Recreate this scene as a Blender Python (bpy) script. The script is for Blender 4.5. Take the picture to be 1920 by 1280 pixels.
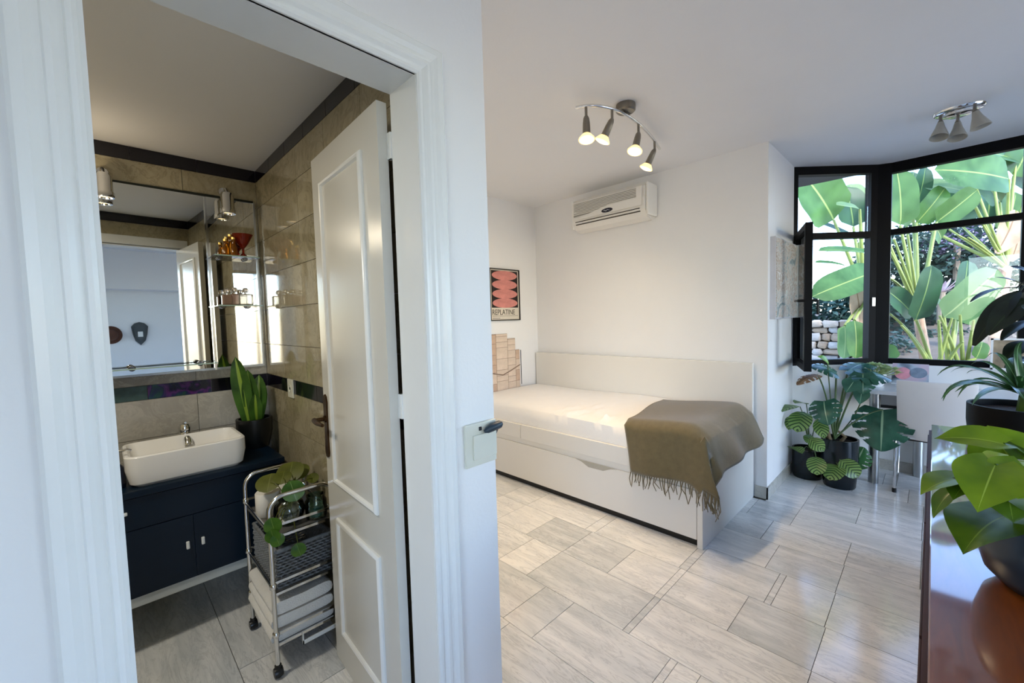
import bpy, bmesh, math, random
from math import cos, sin, pi, sqrt, atan2, radians
from mathutils import Vector, Matrix
random.seed(7)
for _o in list(bpy.data.objects): bpy.data.objects.remove(_o)
SC = bpy.context.scene
COL = SC.collection

# ---------------------------------------------------------------- camera
F_, YAW, PIT, ROL, H = 780.12, .7920, .0544, -.0285, 1.35
_cy, _sy, _cp, _sp = cos(YAW), sin(YAW), cos(PIT), sin(PIT)
FF = Vector((_cy*_cp, _sy*_cp, -_sp))
_r = Vector((_sy, -_cy, 0)); _u = _r.cross(FF)
RR = cos(ROL)*_r + sin(ROL)*_u
UU = -sin(ROL)*_r + cos(ROL)*_u
CAM = Vector((0, 0, H))
cam = bpy.data.cameras.new('camera')
camo = bpy.data.objects.new('camera', cam); COL.objects.link(camo)
M3 = Matrix((RR, UU, -FF)).transposed()
camo.matrix_world = Matrix.Translation(CAM) @ M3.to_4x4()
cam.sensor_fit = 'HORIZONTAL'; cam.sensor_width = 36; cam.lens = 36*F_/1920; cam.clip_start = .03; cam.clip_end = 300
SC.camera = camo
# surveying helpers: where a sight line meets a plane of the room
def ray(u, v): return (u-960)/F_*RR - (v-640)/F_*UU + FF
def onz(u, v, z=0): d = ray(u, v); return CAM + d*((z-H)/d.z)
def onx(u, v, x): d = ray(u, v); return CAM + d*(x/d.x)
def ony(u, v, y): d = ray(u, v); return CAM + d*(y/d.y)
def atd(u, v, t): return CAM + ray(u, v)*t

# ---------------------------------------------------------------- sky, sun, exposure
W = bpy.data.worlds.new('sky'); SC.world = W; W.use_nodes = True
_nt = W.node_tree; _nt.nodes.clear()
_sky = _nt.nodes.new('ShaderNodeTexSky'); _sky.sky_type = 'NISHITA'; _sky.sun_disc = False
_sky.sun_elevation = radians(46); _sky.sun_rotation = radians(205); _sky.air_density = 1.0; _sky.dust_density = .6; _sky.ozone_density = 1.0
_bg = _nt.nodes.new('ShaderNodeBackground'); _bg.inputs[1].default_value = 1.25
_wo = _nt.nodes.new('ShaderNodeOutputWorld')
_tn = _nt.nodes.new('ShaderNodeMixRGB'); _tn.blend_type = 'MULTIPLY'; _tn.inputs[0].default_value = 1; _tn.inputs[2].default_value = (.89, .975, 1.12, 1)
_nt.links.new(_sky.outputs[0], _tn.inputs[1]); _nt.links.new(_tn.outputs[0], _bg.inputs[0]); _nt.links.new(_bg.outputs[0], _wo.inputs[0])
sun = bpy.data.lights.new('sun', 'SUN'); sun.energy = 4.0; sun.angle = radians(2); sun.color = (1, .95, .88)
suno = bpy.data.objects.new('sun', sun); COL.objects.link(suno)
suno.rotation_euler = Vector((.30, .62, -.72)).to_track_quat('-Z', 'Y').to_euler()
def portal(name, loc, rot, sx, sy):
    l = bpy.data.lights.new(name, 'AREA'); l.shape = 'RECTANGLE'; l.size = sx; l.size_y = sy; l.cycles.is_portal = True
    o = bpy.data.objects.new(name, l); COL.objects.link(o); o.location = loc; o.rotation_euler = rot
portal('window_portal', (4.70, -1.25, 1.72), (0, radians(90), 0), 1.75, 3.2)
portal('bay_portal', (4.43, .63, 1.72), (0, radians(90), radians(45)), 1.75, .8)
portal('patio_portal', (3.1, -3.47, 1.2), (radians(90), 0, 0), 2.6, 2.4)
portal('rear_portal', (-.75, -3.47, 1.4), (radians(90), 0, 0), .9, 1.9)
portal('side_portal', (-2.40, -1.7, 1.45), (0, radians(-90), 0), 1.7, 2.6)
SC.cycles.max_bounces = 20; SC.cycles.diffuse_bounces = 12; SC.cycles.glossy_bounces = 6; SC.cycles.transmission_bounces = 10; SC.cycles.transparent_max_bounces = 24
SC.cycles.caustics_reflective = False; SC.cycles.caustics_refractive = False
vs = SC.view_settings; vs.view_transform = 'Standard'; vs.look = 'None'; vs.gamma = 1; vs.exposure = 0.27; vs.use_curve_mapping = False
SC.display_settings.display_device = 'sRGB'

# ---------------------------------------------------------------- helpers
WORLD = {}
def tag(o, label=None, cat=None, group=None, kind=None):
    if label: o['label'] = label
    if cat: o['category'] = cat
    if group: o['group'] = group
    if kind: o['kind'] = kind
    return o
def thing(name, loc, label, cat, group=None):
    o = bpy.data.objects.new(name, None); COL.objects.link(o); o.location = loc; o.empty_display_size = .05
    WORLD[o.name] = Vector(loc)
    return tag(o, label, cat, group)
def link_mesh(name, me, mats, parent=None, origin=None, smooth=None, label=None):
    vs_ = me.vertices
    if origin is None:
        if len(vs_):
            lo = [min(v.co[i] for v in vs_) for i in range(3)]; hi = [max(v.co[i] for v in vs_) for i in range(3)]
            origin = Vector([(a+b)/2 for a, b in zip(lo, hi)])
            if parent is None: origin.z = lo[2]
        else: origin = Vector((0, 0, 0))
    origin = Vector(origin)
    me.transform(Matrix.Translation(-origin))
    for m in (mats if isinstance(mats, (list, tuple)) else [mats]): me.materials.append(m)
    if smooth is not None:
        me.polygons.foreach_set('use_smooth', [True]*len(me.polygons))
        if smooth < 180: me.set_sharp_from_angle(angle=radians(smooth))
    o = bpy.data.objects.new(name, me); COL.objects.link(o)
    if parent is not None:
        o.parent = parent; o.location = origin - WORLD[parent.name]
    else: o.location = origin
    WORLD[o.name] = origin
    if label: o['label'] = label
    return o
class MB:
    """collects simple solids into one mesh (world coordinates)"""
    def __init__(s): s.bm = bmesh.new(); s.uv = None
    def box(s, x0, x1, y0, y1, z0, z1, bev=0, seg=2, mat=0):
        r = bmesh.ops.create_cube(s.bm, size=1)
        vv = r['verts']
        sx, sy, sz = abs(x1-x0), abs(y1-y0), abs(z1-z0)
        for v in vv: v.co = Vector(((x0+x1)/2+v.co.x*sx, (y0+y1)/2+v.co.y*sy, (z0+z1)/2+v.co.z*sz))
        ff = set(f for v in vv for f in v.link_faces)
        for f in ff: f.material_index = mat
        if bev > 0:
            ee = set(e for v in vv for e in v.link_edges)
            bmesh.ops.bevel(s.bm, geom=list(ee), offset=min(bev, min(sx, sy, sz)*.49), segments=seg, affect='EDGES', profile=.5)
        return s
    def prism(s, pts, off, mat=0):
        """polygon of 3d points extruded by vector off"""
        a = [s.bm.verts.new(Vector(p)) for p in pts]; b = [s.bm.verts.new(Vector(p)+Vector(off)) for p in pts]
        n = len(a)
        fs = [s.bm.faces.new(a[::-1]), s.bm.faces.new(b)]
        for i in range(n): fs.append(s.bm.faces.new((a[i], a[(i+1) % n], b[(i+1) % n], b[i])))
        for f in fs: f.material_index = mat
        bmesh.ops.recalc_face_normals(s.bm, faces=fs)
        return s
    def tube(s, pts, rad, n=10, cap=True, mat=0):
        pts = [Vector(p) for p in pts]; N = len(pts)
        rads = rad if isinstance(rad, (list, tuple)) else [rad]*N
        rings = []; up = None
        for i, p in enumerate(pts):
            t = (pts[min(i+1, N-1)]-pts[max(i-1, 0)]).normalized()
            if up is None: up = t.orthogonal().normalized()
            else:
                up = up - t*up.dot(t)
                up = up.normalized() if up.length > 1e-6 else t.orthogonal().normalized()
            w = t.cross(up)
            rings.append([s.bm.verts.new(p+(up*cos(2*pi*k/n)+w*sin(2*pi*k/n))*rads[i]) for k in range(n)])
        for i in range(N-1):
            for k in range(n):
                f = s.bm.faces.new((rings[i][k], rings[i][(k+1) % n], rings[i+1][(k+1) % n], rings[i+1][k])); f.material_index = mat
        if cap:
            f = s.bm.faces.new(rings[0][::-1]); f.material_index = mat
            f = s.bm.faces.new(rings[-1]); f.material_index = mat
        return s
    def lathe(s, prof, base, axis=(0, 0, 1), n=24, mat=0, sx=1, sy=1):
        """prof: [(r, h)] about axis through base"""
        ax = Vector(axis).normalized(); e1 = Vector((1, 0, 0)) if abs(ax.z) > .99 else ax.orthogonal().normalized(); e2 = ax.cross(e1)
        base = Vector(base); rings = []
        for r, h in prof:
            if r < 1e-6: rings.append([s.bm.verts.new(base+ax*h)])
            else: rings.append([s.bm.verts.new(base+ax*h+e1*(r*sx*cos(2*pi*k/n))+e2*(r*sy*sin(2*pi*k/n))) for k in range(n)])
        for A, B in zip(rings, rings[1:]):
            for k in range(n):
                k2 = (k+1) % n
                if len(A) == 1 and len(B) == 1: continue
                if len(A) == 1: f = s.bm.faces.new((A[0], B[k2], B[k]))
                elif len(B) == 1: f = s.bm.faces.new((A[k], A[k2], B[0]))
                else: f = s.bm.faces.new((A[k], A[k2], B[k2], B[k]))
                f.material_index = mat
        return s
    def quad(s, a, b, c, d, mat=0):
        f = s.bm.faces.new([s.bm.verts.new(Vector(p)) for p in (a, b, c, d)]); f.material_index = mat; return s
    def grid(s, P, mat=0, closed_u=False, skip=None):
        """P[i][j] points -> quads, with uv"""
        uv = s.bm.loops.layers.uv.verify()
        ni, nj = len(P), len(P[0])
        V = [[s.bm.verts.new(Vector(p)) for p in row] for row in P]
        for i in range(ni-1):
            for j in range(nj-1):
                if skip and skip(i, j): continue
                q = ((i, j), (i+1, j), (i+1, j+1), (i, j+1))
                f = s.bm.faces.new([V[a][b] for a, b in q]); f.material_index = mat
                for l, (a, b) in zip(f.loops, q): l[uv].uv = (b/(nj-1), a/(ni-1))
        return s
    def leaf(s, B, T, w, N, kind='ovate', arch=.1, fold=.15, n=10, m=3, wave=0, mat=0, ph=0):
        B, T, N = Vector(B), Vector(T), Vector(N); L = (T-B).length; a = (T-B)/L
        side = a.cross(N)
        side = side.normalized() if side.length > 1e-5 else a.orthogonal().normalized()
        nn = side.cross(a)
        if nn.dot(N) < 0: nn = -nn
        def hw(t):
            if kind == 'paddle': return (min(1, sqrt(max(0, 1-(1-t/.18)**2)) if t < .18 else 1))*(1-.0*t)*(sqrt(max(0, 1-((t-.55)/.45)**2.6)) if t > .55 else 1)
            if kind == 'heart': return 1.0*(sin(pi*min(1, (t+.10)/1.10))**.8)*(1-.55*t**2.2)*1.22
            if kind == 'lance': return sin(pi*(t*.94+.03))**.75*(1-.15*t)
            if kind == 'sword': return (.55+.45*sin(pi*min(1, t*.9)))*(1 if t < .6 else sqrt(max(0, 1-((t-.6)/.4)**2)))
            if kind == 'round': return sqrt(max(0, 1-(2*t-1)**2))
            if kind == 'monstera': return sin(pi*min(1, (t+.14)/1.14))**.6*(1-.3*t**2)*1.1
            return sin(pi*t)**.7
        P = []
        shear = {'heart': .28, 'monstera': .12, 'paddle': .12}.get(kind, 0)
        for i in range(n+1):
            t = i/n; h = max(w/2*hw(t), 1e-4); row = []
            c = B+a*(L*t)+nn*(arch*L*(4*t*(1-t)) )
            for j in range(-m, m+1):
                q = j/m
                back = -shear*w*.5*abs(q)*(1-t)**2*1.6 if kind in ('heart', 'monstera') else shear*h*abs(q)*(0 if kind != 'paddle' else .5)
                p = c+side*(q*h)+nn*(fold*h*abs(q)*(1 if kind != 'monstera' else -1)*(1.0 if kind != 'monstera' else abs(q)) + wave*w*sin(t*14+ph+2*q)*abs(q)) + a*back
                row.append(p)
            P.append(row)
        sk = None
        if kind == 'monstera':
            def sk(i, j):
                t = (i+.5)/n; q = abs((j+.5)/(m)-1)
                if q < .45: return False
                for c0 in (.17, .36, .54, .72):
                    if abs(t-c0-.10*(q-.4)) < .014+.022*(q-.45) and t > .08: return True
                return False
        s.grid(P, mat, skip=sk)
        return s
    def ribbon(s, pts, w, N=(0, 0, 1), fold=.2, mat=0, taper=1.0):
        pts = [Vector(p) for p in pts]; n = len(pts); P = []; N = Vector(N)
        for i, p in enumerate(pts):
            t = (pts[min(i+1, n-1)]-pts[max(i-1, 0)]).normalized(); sd = t.cross(N)
            sd = sd.normalized() if sd.length > 1e-4 else t.orthogonal().normalized()
            up = sd.cross(t)
            f = i/(n-1); hw = w/2*((.55+.45*min(1, f*4))*(1-max(0, (f-.35)/.65)**1.6*taper)+.02)
            P.append([p-sd*hw+up*fold*hw, p, p+sd*hw+up*fold*hw])
        s.grid(P, mat); return s
    def build(s, name, mat, parent=None, origin=None, smooth=None, label=None, solid=0):
        me = bpy.data.meshes.new(name); s.bm.to_mesh(me); s.bm.free()
        return link_mesh(name, me, mat, parent, origin, smooth, label)
def bez(a, b, c, n=8):
    a, b, c = Vector(a), Vector(b), Vector(c)
    return [a*(1-t)**2+b*(2*t*(1-t))+c*t*t for t in [i/n for i in range(n+1)]]
def copy_tree(o, parent=None):
    c = o.copy(); COL.objects.link(c); c.parent = parent
    WORLD[c.name] = WORLD[o.name].copy()
    for ch in list(o.children): copy_tree(ch, c)
    return c
def struct(name, mb, mat, smooth=None):
    o = mb.build(name, mat, smooth=smooth); o['kind'] = 'structure'; return o

# ---------------------------------------------------------------- materials
def lin(c):
    if isinstance(c, str):
        c = c.lstrip('#'); c = [int(c[i:i+2], 16)/255 for i in (0, 2, 4)]
        return tuple(x/12.92 if x <= .04045 else ((x+.055)/1.055)**2.4 for x in c)
    return tuple(c)
def new_mat(name):
    m = bpy.data.materials.new(name); m.use_nodes = True
    return m, m.node_tree, m.node_tree.nodes['Principled BSDF']
def N(nt, t, **kw):
    n = nt.nodes.new('ShaderNode'+t)
    for k, v in kw.items():
        if k.startswith('i_'):
            key = k[2:]; key = int(key) if key.isdigit() else key.replace('_', ' ')
            n.inputs[key].default_value = v
        else: setattr(n, k, v)
    return n
def ramp(nt, fac, stops):
    r = nt.nodes.new('ShaderNodeValToRGB'); e = r.color_ramp.elements
    while len(e) < len(stops): e.new(.5)
    for el, (p, c) in zip(e, stops): el.position = p; el.color = (*c, 1)
    nt.links.new(fac, r.inputs[0]); return r
def mat(name, col, rough=.5, metal=0, spec=.5, vary=.06, scale=8, bump=0, bscale=60, coat=0, emit=None, estr=0, sub=0, trans=0, ior=1.45, sheen=0, stretch=None):
    m, nt, b = new_mat(name); c = lin(col)
    b.inputs['Roughness'].default_value = rough; b.inputs['Metallic'].default_value = metal
    b.inputs['Specular IOR Level'].default_value = spec; b.inputs['IOR'].default_value = ior
    if coat: b.inputs['Coat Weight'].default_value = coat; b.inputs['Coat Roughness'].default_value = .03
    if trans: b.inputs['Transmission Weight'].default_value = trans
    if sheen: b.inputs['Sheen Weight'].default_value = sheen
    if emit: b.inputs['Emission Color'].default_value = (*lin(emit), 1); b.inputs['Emission Strength'].default_value = estr
    tc = N(nt, 'TexCoord')
    src = tc.outputs['Object']
    if stretch:
        mp = N(nt, 'Mapping'); mp.inputs['Scale'].default_value = stretch; nt.links.new(src, mp.inputs[0]); src = mp.outputs[0]
    if vary:
        n = N(nt, 'TexNoise', i_Scale=scale, i_Detail=4.0, i_Roughness=.6); nt.links.new(src, n.inputs['Vector'])
        r = ramp(nt, n.outputs['Fac'], [(.25, tuple(max(0, x*(1-vary)) for x in c)), (.75, tuple(min(1, x*(1+vary)) for x in c))])
        nt.links.new(r.outputs[0], b.inputs['Base Color'])
    else: b.inputs['Base Color'].default_value = (*c, 1)
    if bump:
        n2 = N(nt, 'TexNoise', i_Scale=bscale, i_Detail=3.0); nt.links.new(src, n2.inputs['Vector'])
        bp = N(nt, 'Bump', i_Strength=bump, i_Distance=.01); nt.links.new(n2.outputs['Fac'], bp.inputs['Height']); nt.links.new(bp.outputs[0], b.inputs['Normal'])
    return m
def thin_glass(name, tint=(1, 1, 1), base=.04, gl=1.0):
    m, nt, b = new_mat(name); nt.nodes.remove(b)
    out = nt.nodes['Material Output']
    t = N(nt, 'BsdfTransparent'); t.inputs[0].default_value = (*tint, 1)
    g = N(nt, 'BsdfGlossy', i_Roughness=.005)
    fr = N(nt, 'Fresnel', i_IOR=1.45); mx = N(nt, 'MixShader')
    nt.links.new(fr.outputs[0], mx.inputs[0]); nt.links.new(t.outputs[0], mx.inputs[1]); nt.links.new(g.outputs[0], mx.inputs[2]); nt.links.new(mx.outputs[0], out.inputs[0])
    return m
def leaf_mat(name, dark, light, rib=None, rough=.4, nscale=6, transl=.35, ribw=.03, veins=0, spec=.4):
    m, nt, b = new_mat(name); L = nt.links
    b.inputs['Roughness'].default_value = rough; b.inputs['Specular IOR Level'].default_value = spec
    uv = N(nt, 'UVMap'); sep = N(nt, 'SeparateXYZ'); L.new(uv.outputs[0], sep.inputs[0])
    tc = N(nt, 'TexCoord'); ns = N(nt, 'TexNoise', i_Scale=nscale, i_Detail=3.0); L.new(tc.outputs['Object'], ns.inputs['Vector'])
    base = ramp(nt, ns.outputs['Fac'], [(.3, lin(dark)), (.7, lin(light))])
    col = base.outputs[0]
    d = N(nt, 'Math', operation='SUBTRACT', i_1=.5); L.new(sep.outputs[0], d.inputs[0])
    ab = N(nt, 'Math', operation='ABSOLUTE'); L.new(d.outputs[0], ab.inputs[0])
    if veins:
        # side veins slant forward from the midrib
        k = N(nt, 'Math', operation='MULTIPLY', i_1=-.5); L.new(ab.outputs[0], k.inputs[0])
        ad = N(nt, 'Math', operation='ADD'); L.new(sep.outputs[1], ad.inputs[0]); L.new(k.outputs[0], ad.inputs[1])
        sc = N(nt, 'Math', operation='MULTIPLY', i_1=veins*2*pi); L.new(ad.outputs[0], sc.inputs[0])
        sn = N(nt, 'Math', operation='SINE'); L.new(sc.outputs[0], sn.inputs[0])
        rr_ = ramp(nt, sn.outputs[0], [(.35, (0, 0, 0)), (.6, (1, 1, 1))])
        mx = N(nt, 'MixRGB', blend_type='MIX'); L.new(rr_.outputs[0], mx.inputs[0]); L.new(col, mx.inputs[1]); mx.inputs[2].default_value = (*lin(rib), 1)
        col = mx.outputs[0]
    elif rib:
        lt = N(nt, 'Math', operation='LESS_THAN', i_1=ribw); L.new(ab.outputs[0], lt.inputs[0])
        mx = N(nt, 'MixRGB', blend_type='MIX'); L.new(lt.outputs[0], mx.inputs[0]); L.new(col, mx.inputs[1]); mx.inputs[2].default_value = (*lin(rib), 1)
        col = mx.outputs[0]
    L.new(col, b.inputs['Base Color'])
    tr = N(nt, 'BsdfTranslucent'); L.new(col, tr.inputs[0])
    ms = N(nt, 'MixShader', i_0=transl); L.new(b.outputs[0], ms.inputs[1]); L.new(tr.outputs[0], ms.inputs[2])
    L.new(ms.outputs[0], nt.nodes['Material Output'].inputs[0])
    return m
def marble(name, light, dark, vein, rough=.12, axis='y', bias=.5, spread=.22):
    m, nt, b = new_mat(name); L = nt.links
    tc = N(nt, 'TexCoord'); oi = N(nt, 'ObjectInfo')
    rv = N(nt, 'Math', operation='MULTIPLY', i_1=37.0); L.new(oi.outputs['Random'], rv.inputs[0])
    ad = N(nt, 'VectorMath', operation='ADD'); L.new(tc.outputs['Object'], ad.inputs[0]); L.new(rv.outputs[0], ad.inputs[1])
    mp = N(nt, 'Mapping'); mp.inputs['Scale'].default_value = (9, 1.4, 9) if axis == 'y' else ((2.2, 9, 9) if axis == 'x' else (3, 3, 3))
    if axis != 'n': mp.inputs['Rotation'].default_value = (0, 0, .12)
    L.new(ad.outputs[0], mp.inputs[0])
    n1 = N(nt, 'TexNoise', i_Scale=1.3, i_Detail=6.0, i_Roughness=.62, i_Distortion=.6); L.new(mp.outputs[0], n1.inputs['Vector'])
    n2 = N(nt, 'TexNoise', i_Scale=2.6, i_Detail=8.0, i_Roughness=.7, i_Distortion=1.2); L.new(mp.outputs[0], n2.inputs['Vector'])
    # every slab has its own share of grey
    fr = N(nt, 'Math', operation='MULTIPLY', i_1=7.31); L.new(oi.outputs['Random'], fr.inputs[0])
    fr2 = N(nt, 'Math', operation='FRACT'); L.new(fr.outputs[0], fr2.inputs[0])
    mr = N(nt, 'MapRange'); mr.inputs[3].default_value = -spread; mr.inputs[4].default_value = spread; L.new(fr2.outputs[0], mr.inputs[0])
    a1 = N(nt, 'Math', operation='ADD'); L.new(n1.outputs['Fac'], a1.inputs[0]); L.new(mr.outputs[0], a1.inputs[1])
    base = ramp(nt, a1.outputs[0], [(bias-.22, lin(light)), (bias+.25, lin(dark))])
    vr = ramp(nt, n2.outputs['Fac'], [(.46, (0, 0, 0)), (.5, (.6, .6, .6)), (.53, (0, 0, 0))])
    n3 = N(nt, 'TexNoise', i_Scale=1.1, i_Detail=2.0); L.new(ad.outputs[0], n3.inputs['Vector'])
    vm = N(nt, 'Math', operation='MULTIPLY'); L.new(vr.outputs[0], vm.inputs[0]); L.new(n3.outputs['Fac'], vm.inputs[1])
    mx = N(nt, 'MixRGB', blend_type='MIX'); L.new(vm.outputs[0], mx.inputs[0]); L.new(base.outputs[0], mx.inputs[1]); mx.inputs[2].default_value = (*lin(vein), 1)
    L.new(mx.outputs[0], b.inputs['Base Color']); b.inputs['Roughness'].default_value = rough
    return m
def wood(name, c1, c2, rough=.2, axis=(1, 12, 12), coat=.0, coat_ior=1.5):
    m, nt, b = new_mat(name); L = nt.links
    tc = N(nt, 'TexCoord'); mp = N(nt, 'Mapping'); mp.inputs['Scale'].default_value = axis; L.new(tc.outputs['Object'], mp.inputs[0])
    n = N(nt, 'TexNoise', i_Scale=3.0, i_Detail=6.0, i_Roughness=.6, i_Distortion=.8); L.new(mp.outputs[0], n.inputs['Vector'])
    r = ramp(nt, n.outputs['Fac'], [(.3, lin(c1)), (.7, lin(c2))]); L.new(r.outputs[0], b.inputs['Base Color'])
    b.inputs['Roughness'].default_value = rough
    if coat: b.inputs['Coat Weight'].default_value = coat; b.inputs['Coat IOR'].default_value = coat_ior; b.inputs['Coat Roughness'].default_value = .045
    return m
PAINT = mat('wall_paint', (.80, .80, .795), rough=.6, vary=.015, scale=3, bump=.05, bscale=90)
CEIL = mat('ceiling_paint', (.80, .80, .80), rough=.7, vary=.015, scale=2, bump=.04, bscale=120)
GLOSSW = mat('white_gloss_paint', (.78, .79, .77), rough=.25, vary=.02, scale=5)
DOORW = mat('door_paint', (.63, .62, .57), rough=.22, vary=.02, scale=5)
LAMW = mat('white_laminate', (.74, .725, .68), rough=.22, vary=.015, scale=3)
TILE = marble('floor_marble', '#f1f0ed', '#c2c6c7', '#7d828a', rough=.13, spread=.15)
SKIRT = marble('skirting_marble', '#d8d4ca', '#b9b5aa', '#8a8780', rough=.2, axis='n')
BTILE = marble('bath_tile', '#b3aa90', '#93896c', '#4f4733', rough=.05, axis='n', bias=.5, spread=.07)
BTILE_G = marble('bath_tile_grey', '#b4b1a8', '#96938a', '#d8d4c8', rough=.15, axis='n', bias=.5, spread=.08)
BLACKT = mat('black_tile', '#14121c', rough=.08, vary=.2)
GROUT = mat('grout', '#8d8a82', rough=.9, vary=.05)
DARKF = mat('dark_aluminium', '#08090d', rough=.5, spec=.12, vary=.05)
CHROME = mat('chrome', (.75, .76, .77), rough=.12, metal=1, vary=.03)
STEEL = mat('brushed_steel', (.45, .46, .46), rough=.3, metal=1, vary=.05)
NICKEL = mat('satin_nickel', (.24, .22, .19), rough=.3, metal=1, vary=.05)
BRONZE = mat('dark_bronze', '#4a3520', rough=.35, metal=.8, vary=.15)
GLASS = thin_glass('window_glass')
CLEAR = thin_glass('clear_glass', (.93, .97, .95))
MIRROR = mat('mirror_silver', (.86, .88, .87), rough=.01, metal=1, vary=0)
BLACK = mat('black_plastic', '#101214', rough=.35, vary=.1)
POT = mat('dark_glazed_pot', '#10191e', rough=.22, vary=.15)
SOIL = mat('soil', '#2a1f17', rough=.95, vary=.4, scale=60, bump=.5)
# ================================================================ STRUCTURE
ZC, ZB = 2.52, 2.22
# floor: grout bed + marble slabs, each its own part
floor = struct('floor', MB().box(-2.3, 4.75, -3.4, 3.15, -.30, -.010), GROUT)
def slab(x0, x1, y0, y1, m=None):
    g = .0013
    MB().box(x0+g, x1-g, y0+g, y1-g, -.010, 0).build('tile', m or TILE, floor)
rowx = [-2.2, -1.9, -1.58, -1.28, -.98, -.68, -.38, -.08, .31, .62, .92, 1.22, 1.52, 1.82, 2.12, 2.42, 2.72, 3.02, 3.31, 3.61, 3.9, 4.2, 4.5, 4.62]
known = {1.22: [.02, .30, .585, .673, .701, 1.17, 1.345, 1.7, 2.07], 1.52: [.005, .296, .885, .915, 1.483, 1.70, 2.0, 2.3],
         1.82: [.005, .297, .592, .887, .92, 1.183, 1.48, 1.77, 2.05, 2.3], 2.12: [.005, .302, .502, .530, .887, .93, 1.465, 1.535, 2.05, 2.3],
         2.42: [.006, .305, .60, 1.19, 1.5, 2.07], 2.72: [.02, .308, .70, 1.2, 1.8], 3.02: [.02, .612, .86], 3.31: [.023, .32, .61], 3.61: [.02, .609]}
rnd = random.Random(3)
for a, b in zip(rowx, rowx[1:]):
    top = .82 if a > 3.3 else 3.0
    ys = [y for y in known.get(a, []) if y < top-.05]
    y = min(ys) if ys else rnd.choice([.02, .1, -.05])
    lo = [y]
    while lo[-1] > -3.29: lo.append(max(-3.3, lo[-1]-rnd.choice([.6, .6, .9])))
    ys = sorted(lo[1:])+(ys or [y])
    while ys[-1] < top-.01: ys.append(min(top, ys[-1]+rnd.choice([.3, .6])))
    if a < .6:   # the bathroom beyond the door threshold
        ys = [q for q in ys if q < .94 or q > 1.12]
        ys = [q for q in ys if q < 2.69]+[2.70]
    for p, q in zip(ys, ys[1:]): slab(a, b, p, q)

def rot_box(mb, O, d, n, s0, s1, t0, t1, z0, z1, mat=0):
    O, d, n = Vector(O), Vector(d), Vector(n)
    mb.prism([O+d*s0+n*t0+Vector((0, 0, z0)), O+d*s1+n*t0+Vector((0, 0, z0)), O+d*s1+n*t1+Vector((0, 0, z0)), O+d*s0+n*t1+Vector((0, 0, z0))], (0, 0, z1-z0), mat)
    return mb
BO, BD, BN = (4.10, .82, 0), (.7071, -.7071, 0), (-.7071, -.7071, 0)   # bay: origin, direction, inward normal
BL = .735
# walls
struct('wall_back', MB().box(3.347, 3.50, .82, 3.145, 0, ZC), PAINT)
struct('wall_alcove', MB().box(3.50, 4.10, .82, .97, 0, ZC).prism([(4.10, .82, 0), (4.10, .97, 0), (4.20, .97, 0)], (0, 0, ZC)), PAINT)
struct('wall_left', MB().box(.85, 3.50, 2.995, 3.145, 0, ZC), PAINT)
wd = MB().box(-2.2, .007, .95, 1.082, 0, ZC).box(.007, .620, .95, 1.076, 1.990, ZC).box(.620, .85, .95, 1.076, 0, ZC).box(.678, .85, 1.076, 2.995, 0, ZC)
struct('wall_door', wd, PAINT)
struct('wall_mirror', MB().box(-1.3, .678, 2.708, 2.86, 0, ZC), GROUT)
struct('wall_bath', MB().box(-1.3, -1.2, 1.082, 2.708, 0, ZC), BTILE)
wr = MB().box(4.62, 4.74, -3.45, .30, 0, .89).box(4.62, 4.74, -3.45, -2.95, .89, ZC)
rot_box(wr, BO, BD, BN, 0, BL, 0, -.12, 0, .89)
struct('wall_right', wr, PAINT)
struct('wall_rear', MB().box(-2.3, -1.15, -3.45, -3.3, 0, ZC).box(-1.15, -.3, -3.45, -3.3, 0, .45).box(-1.15, -.3, -3.45, -3.3, 2.35, ZC).box(-.3, 1.85, -3.45, -3.3, 0, ZC).box(1.85, 4.35, -3.45, -3.3, 2.3, ZC).box(4.35, 4.62, -3.45, -3.3, 0, ZC), PAINT)
struct('wall_front', MB().box(-2.35, -2.2, -3.45, -3.0, 0, ZC).box(-2.35, -2.2, -3.0, -.4, 0, .6).box(-2.35, -2.2, -3.0, -.4, 2.3, ZC).box(-2.35, -2.2, -.4, 1.09, 0, ZC), PAINT)
w4 = MB()
for y in (-3.0, -1.73, -.45): w4.box(-2.32, -2.26, y, y+.05, .6, 2.3)
w4.box(-2.32, -2.26, -3.0, -.4, .6, .66).box(-2.32, -2.26, -3.0, -.4, 2.24, 2.3)
win4 = struct('window_4_added', w4, DARKF)  # unseen side window, added to let more daylight in
for a, b in ((-2.95, -1.73), (-1.68, -.45)): MB().box(-2.292, -2.288, a, b, .66, 2.24).build('pane', GLASS, win4)
struct('trim_6', MB().box(-.25, 1.82, -3.3, -3.0, 1.95, ZC), PAINT)
cb = MB().prism([(-2.35, -3.45, ZC), (4.74, -3.45, ZC), (4.74, .36, ZC), (4.20, .97, ZC), (3.5, 3.145, ZC), (.678, 3.145, ZC), (.678, 1.05, ZC), (-2.35, 1.05, ZC)], (0, 0, .14))
struct('ceiling', cb, CEIL)
struct('ceiling_bath', MB().box(-1.3, .678, 1.05, 2.86, ZB, ZC+.14), CEIL)
# white coved ceiling line above the bed
# skirtings
struct('baseboard_back', MB().box(3.335, 3.347, .81, .895, 0, .085), SKIRT)
struct('baseboard_alcove', MB().box(3.335, 4.10, .808, .82, 0, .085), SKIRT)
bb = MB().box(4.608, 4.62, -3.3, .30, 0, .085); rot_box(bb, BO, BD, BN, 0, BL, 0, .012, 0, .085)
struct('baseboard_right', bb, SKIRT)

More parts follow.
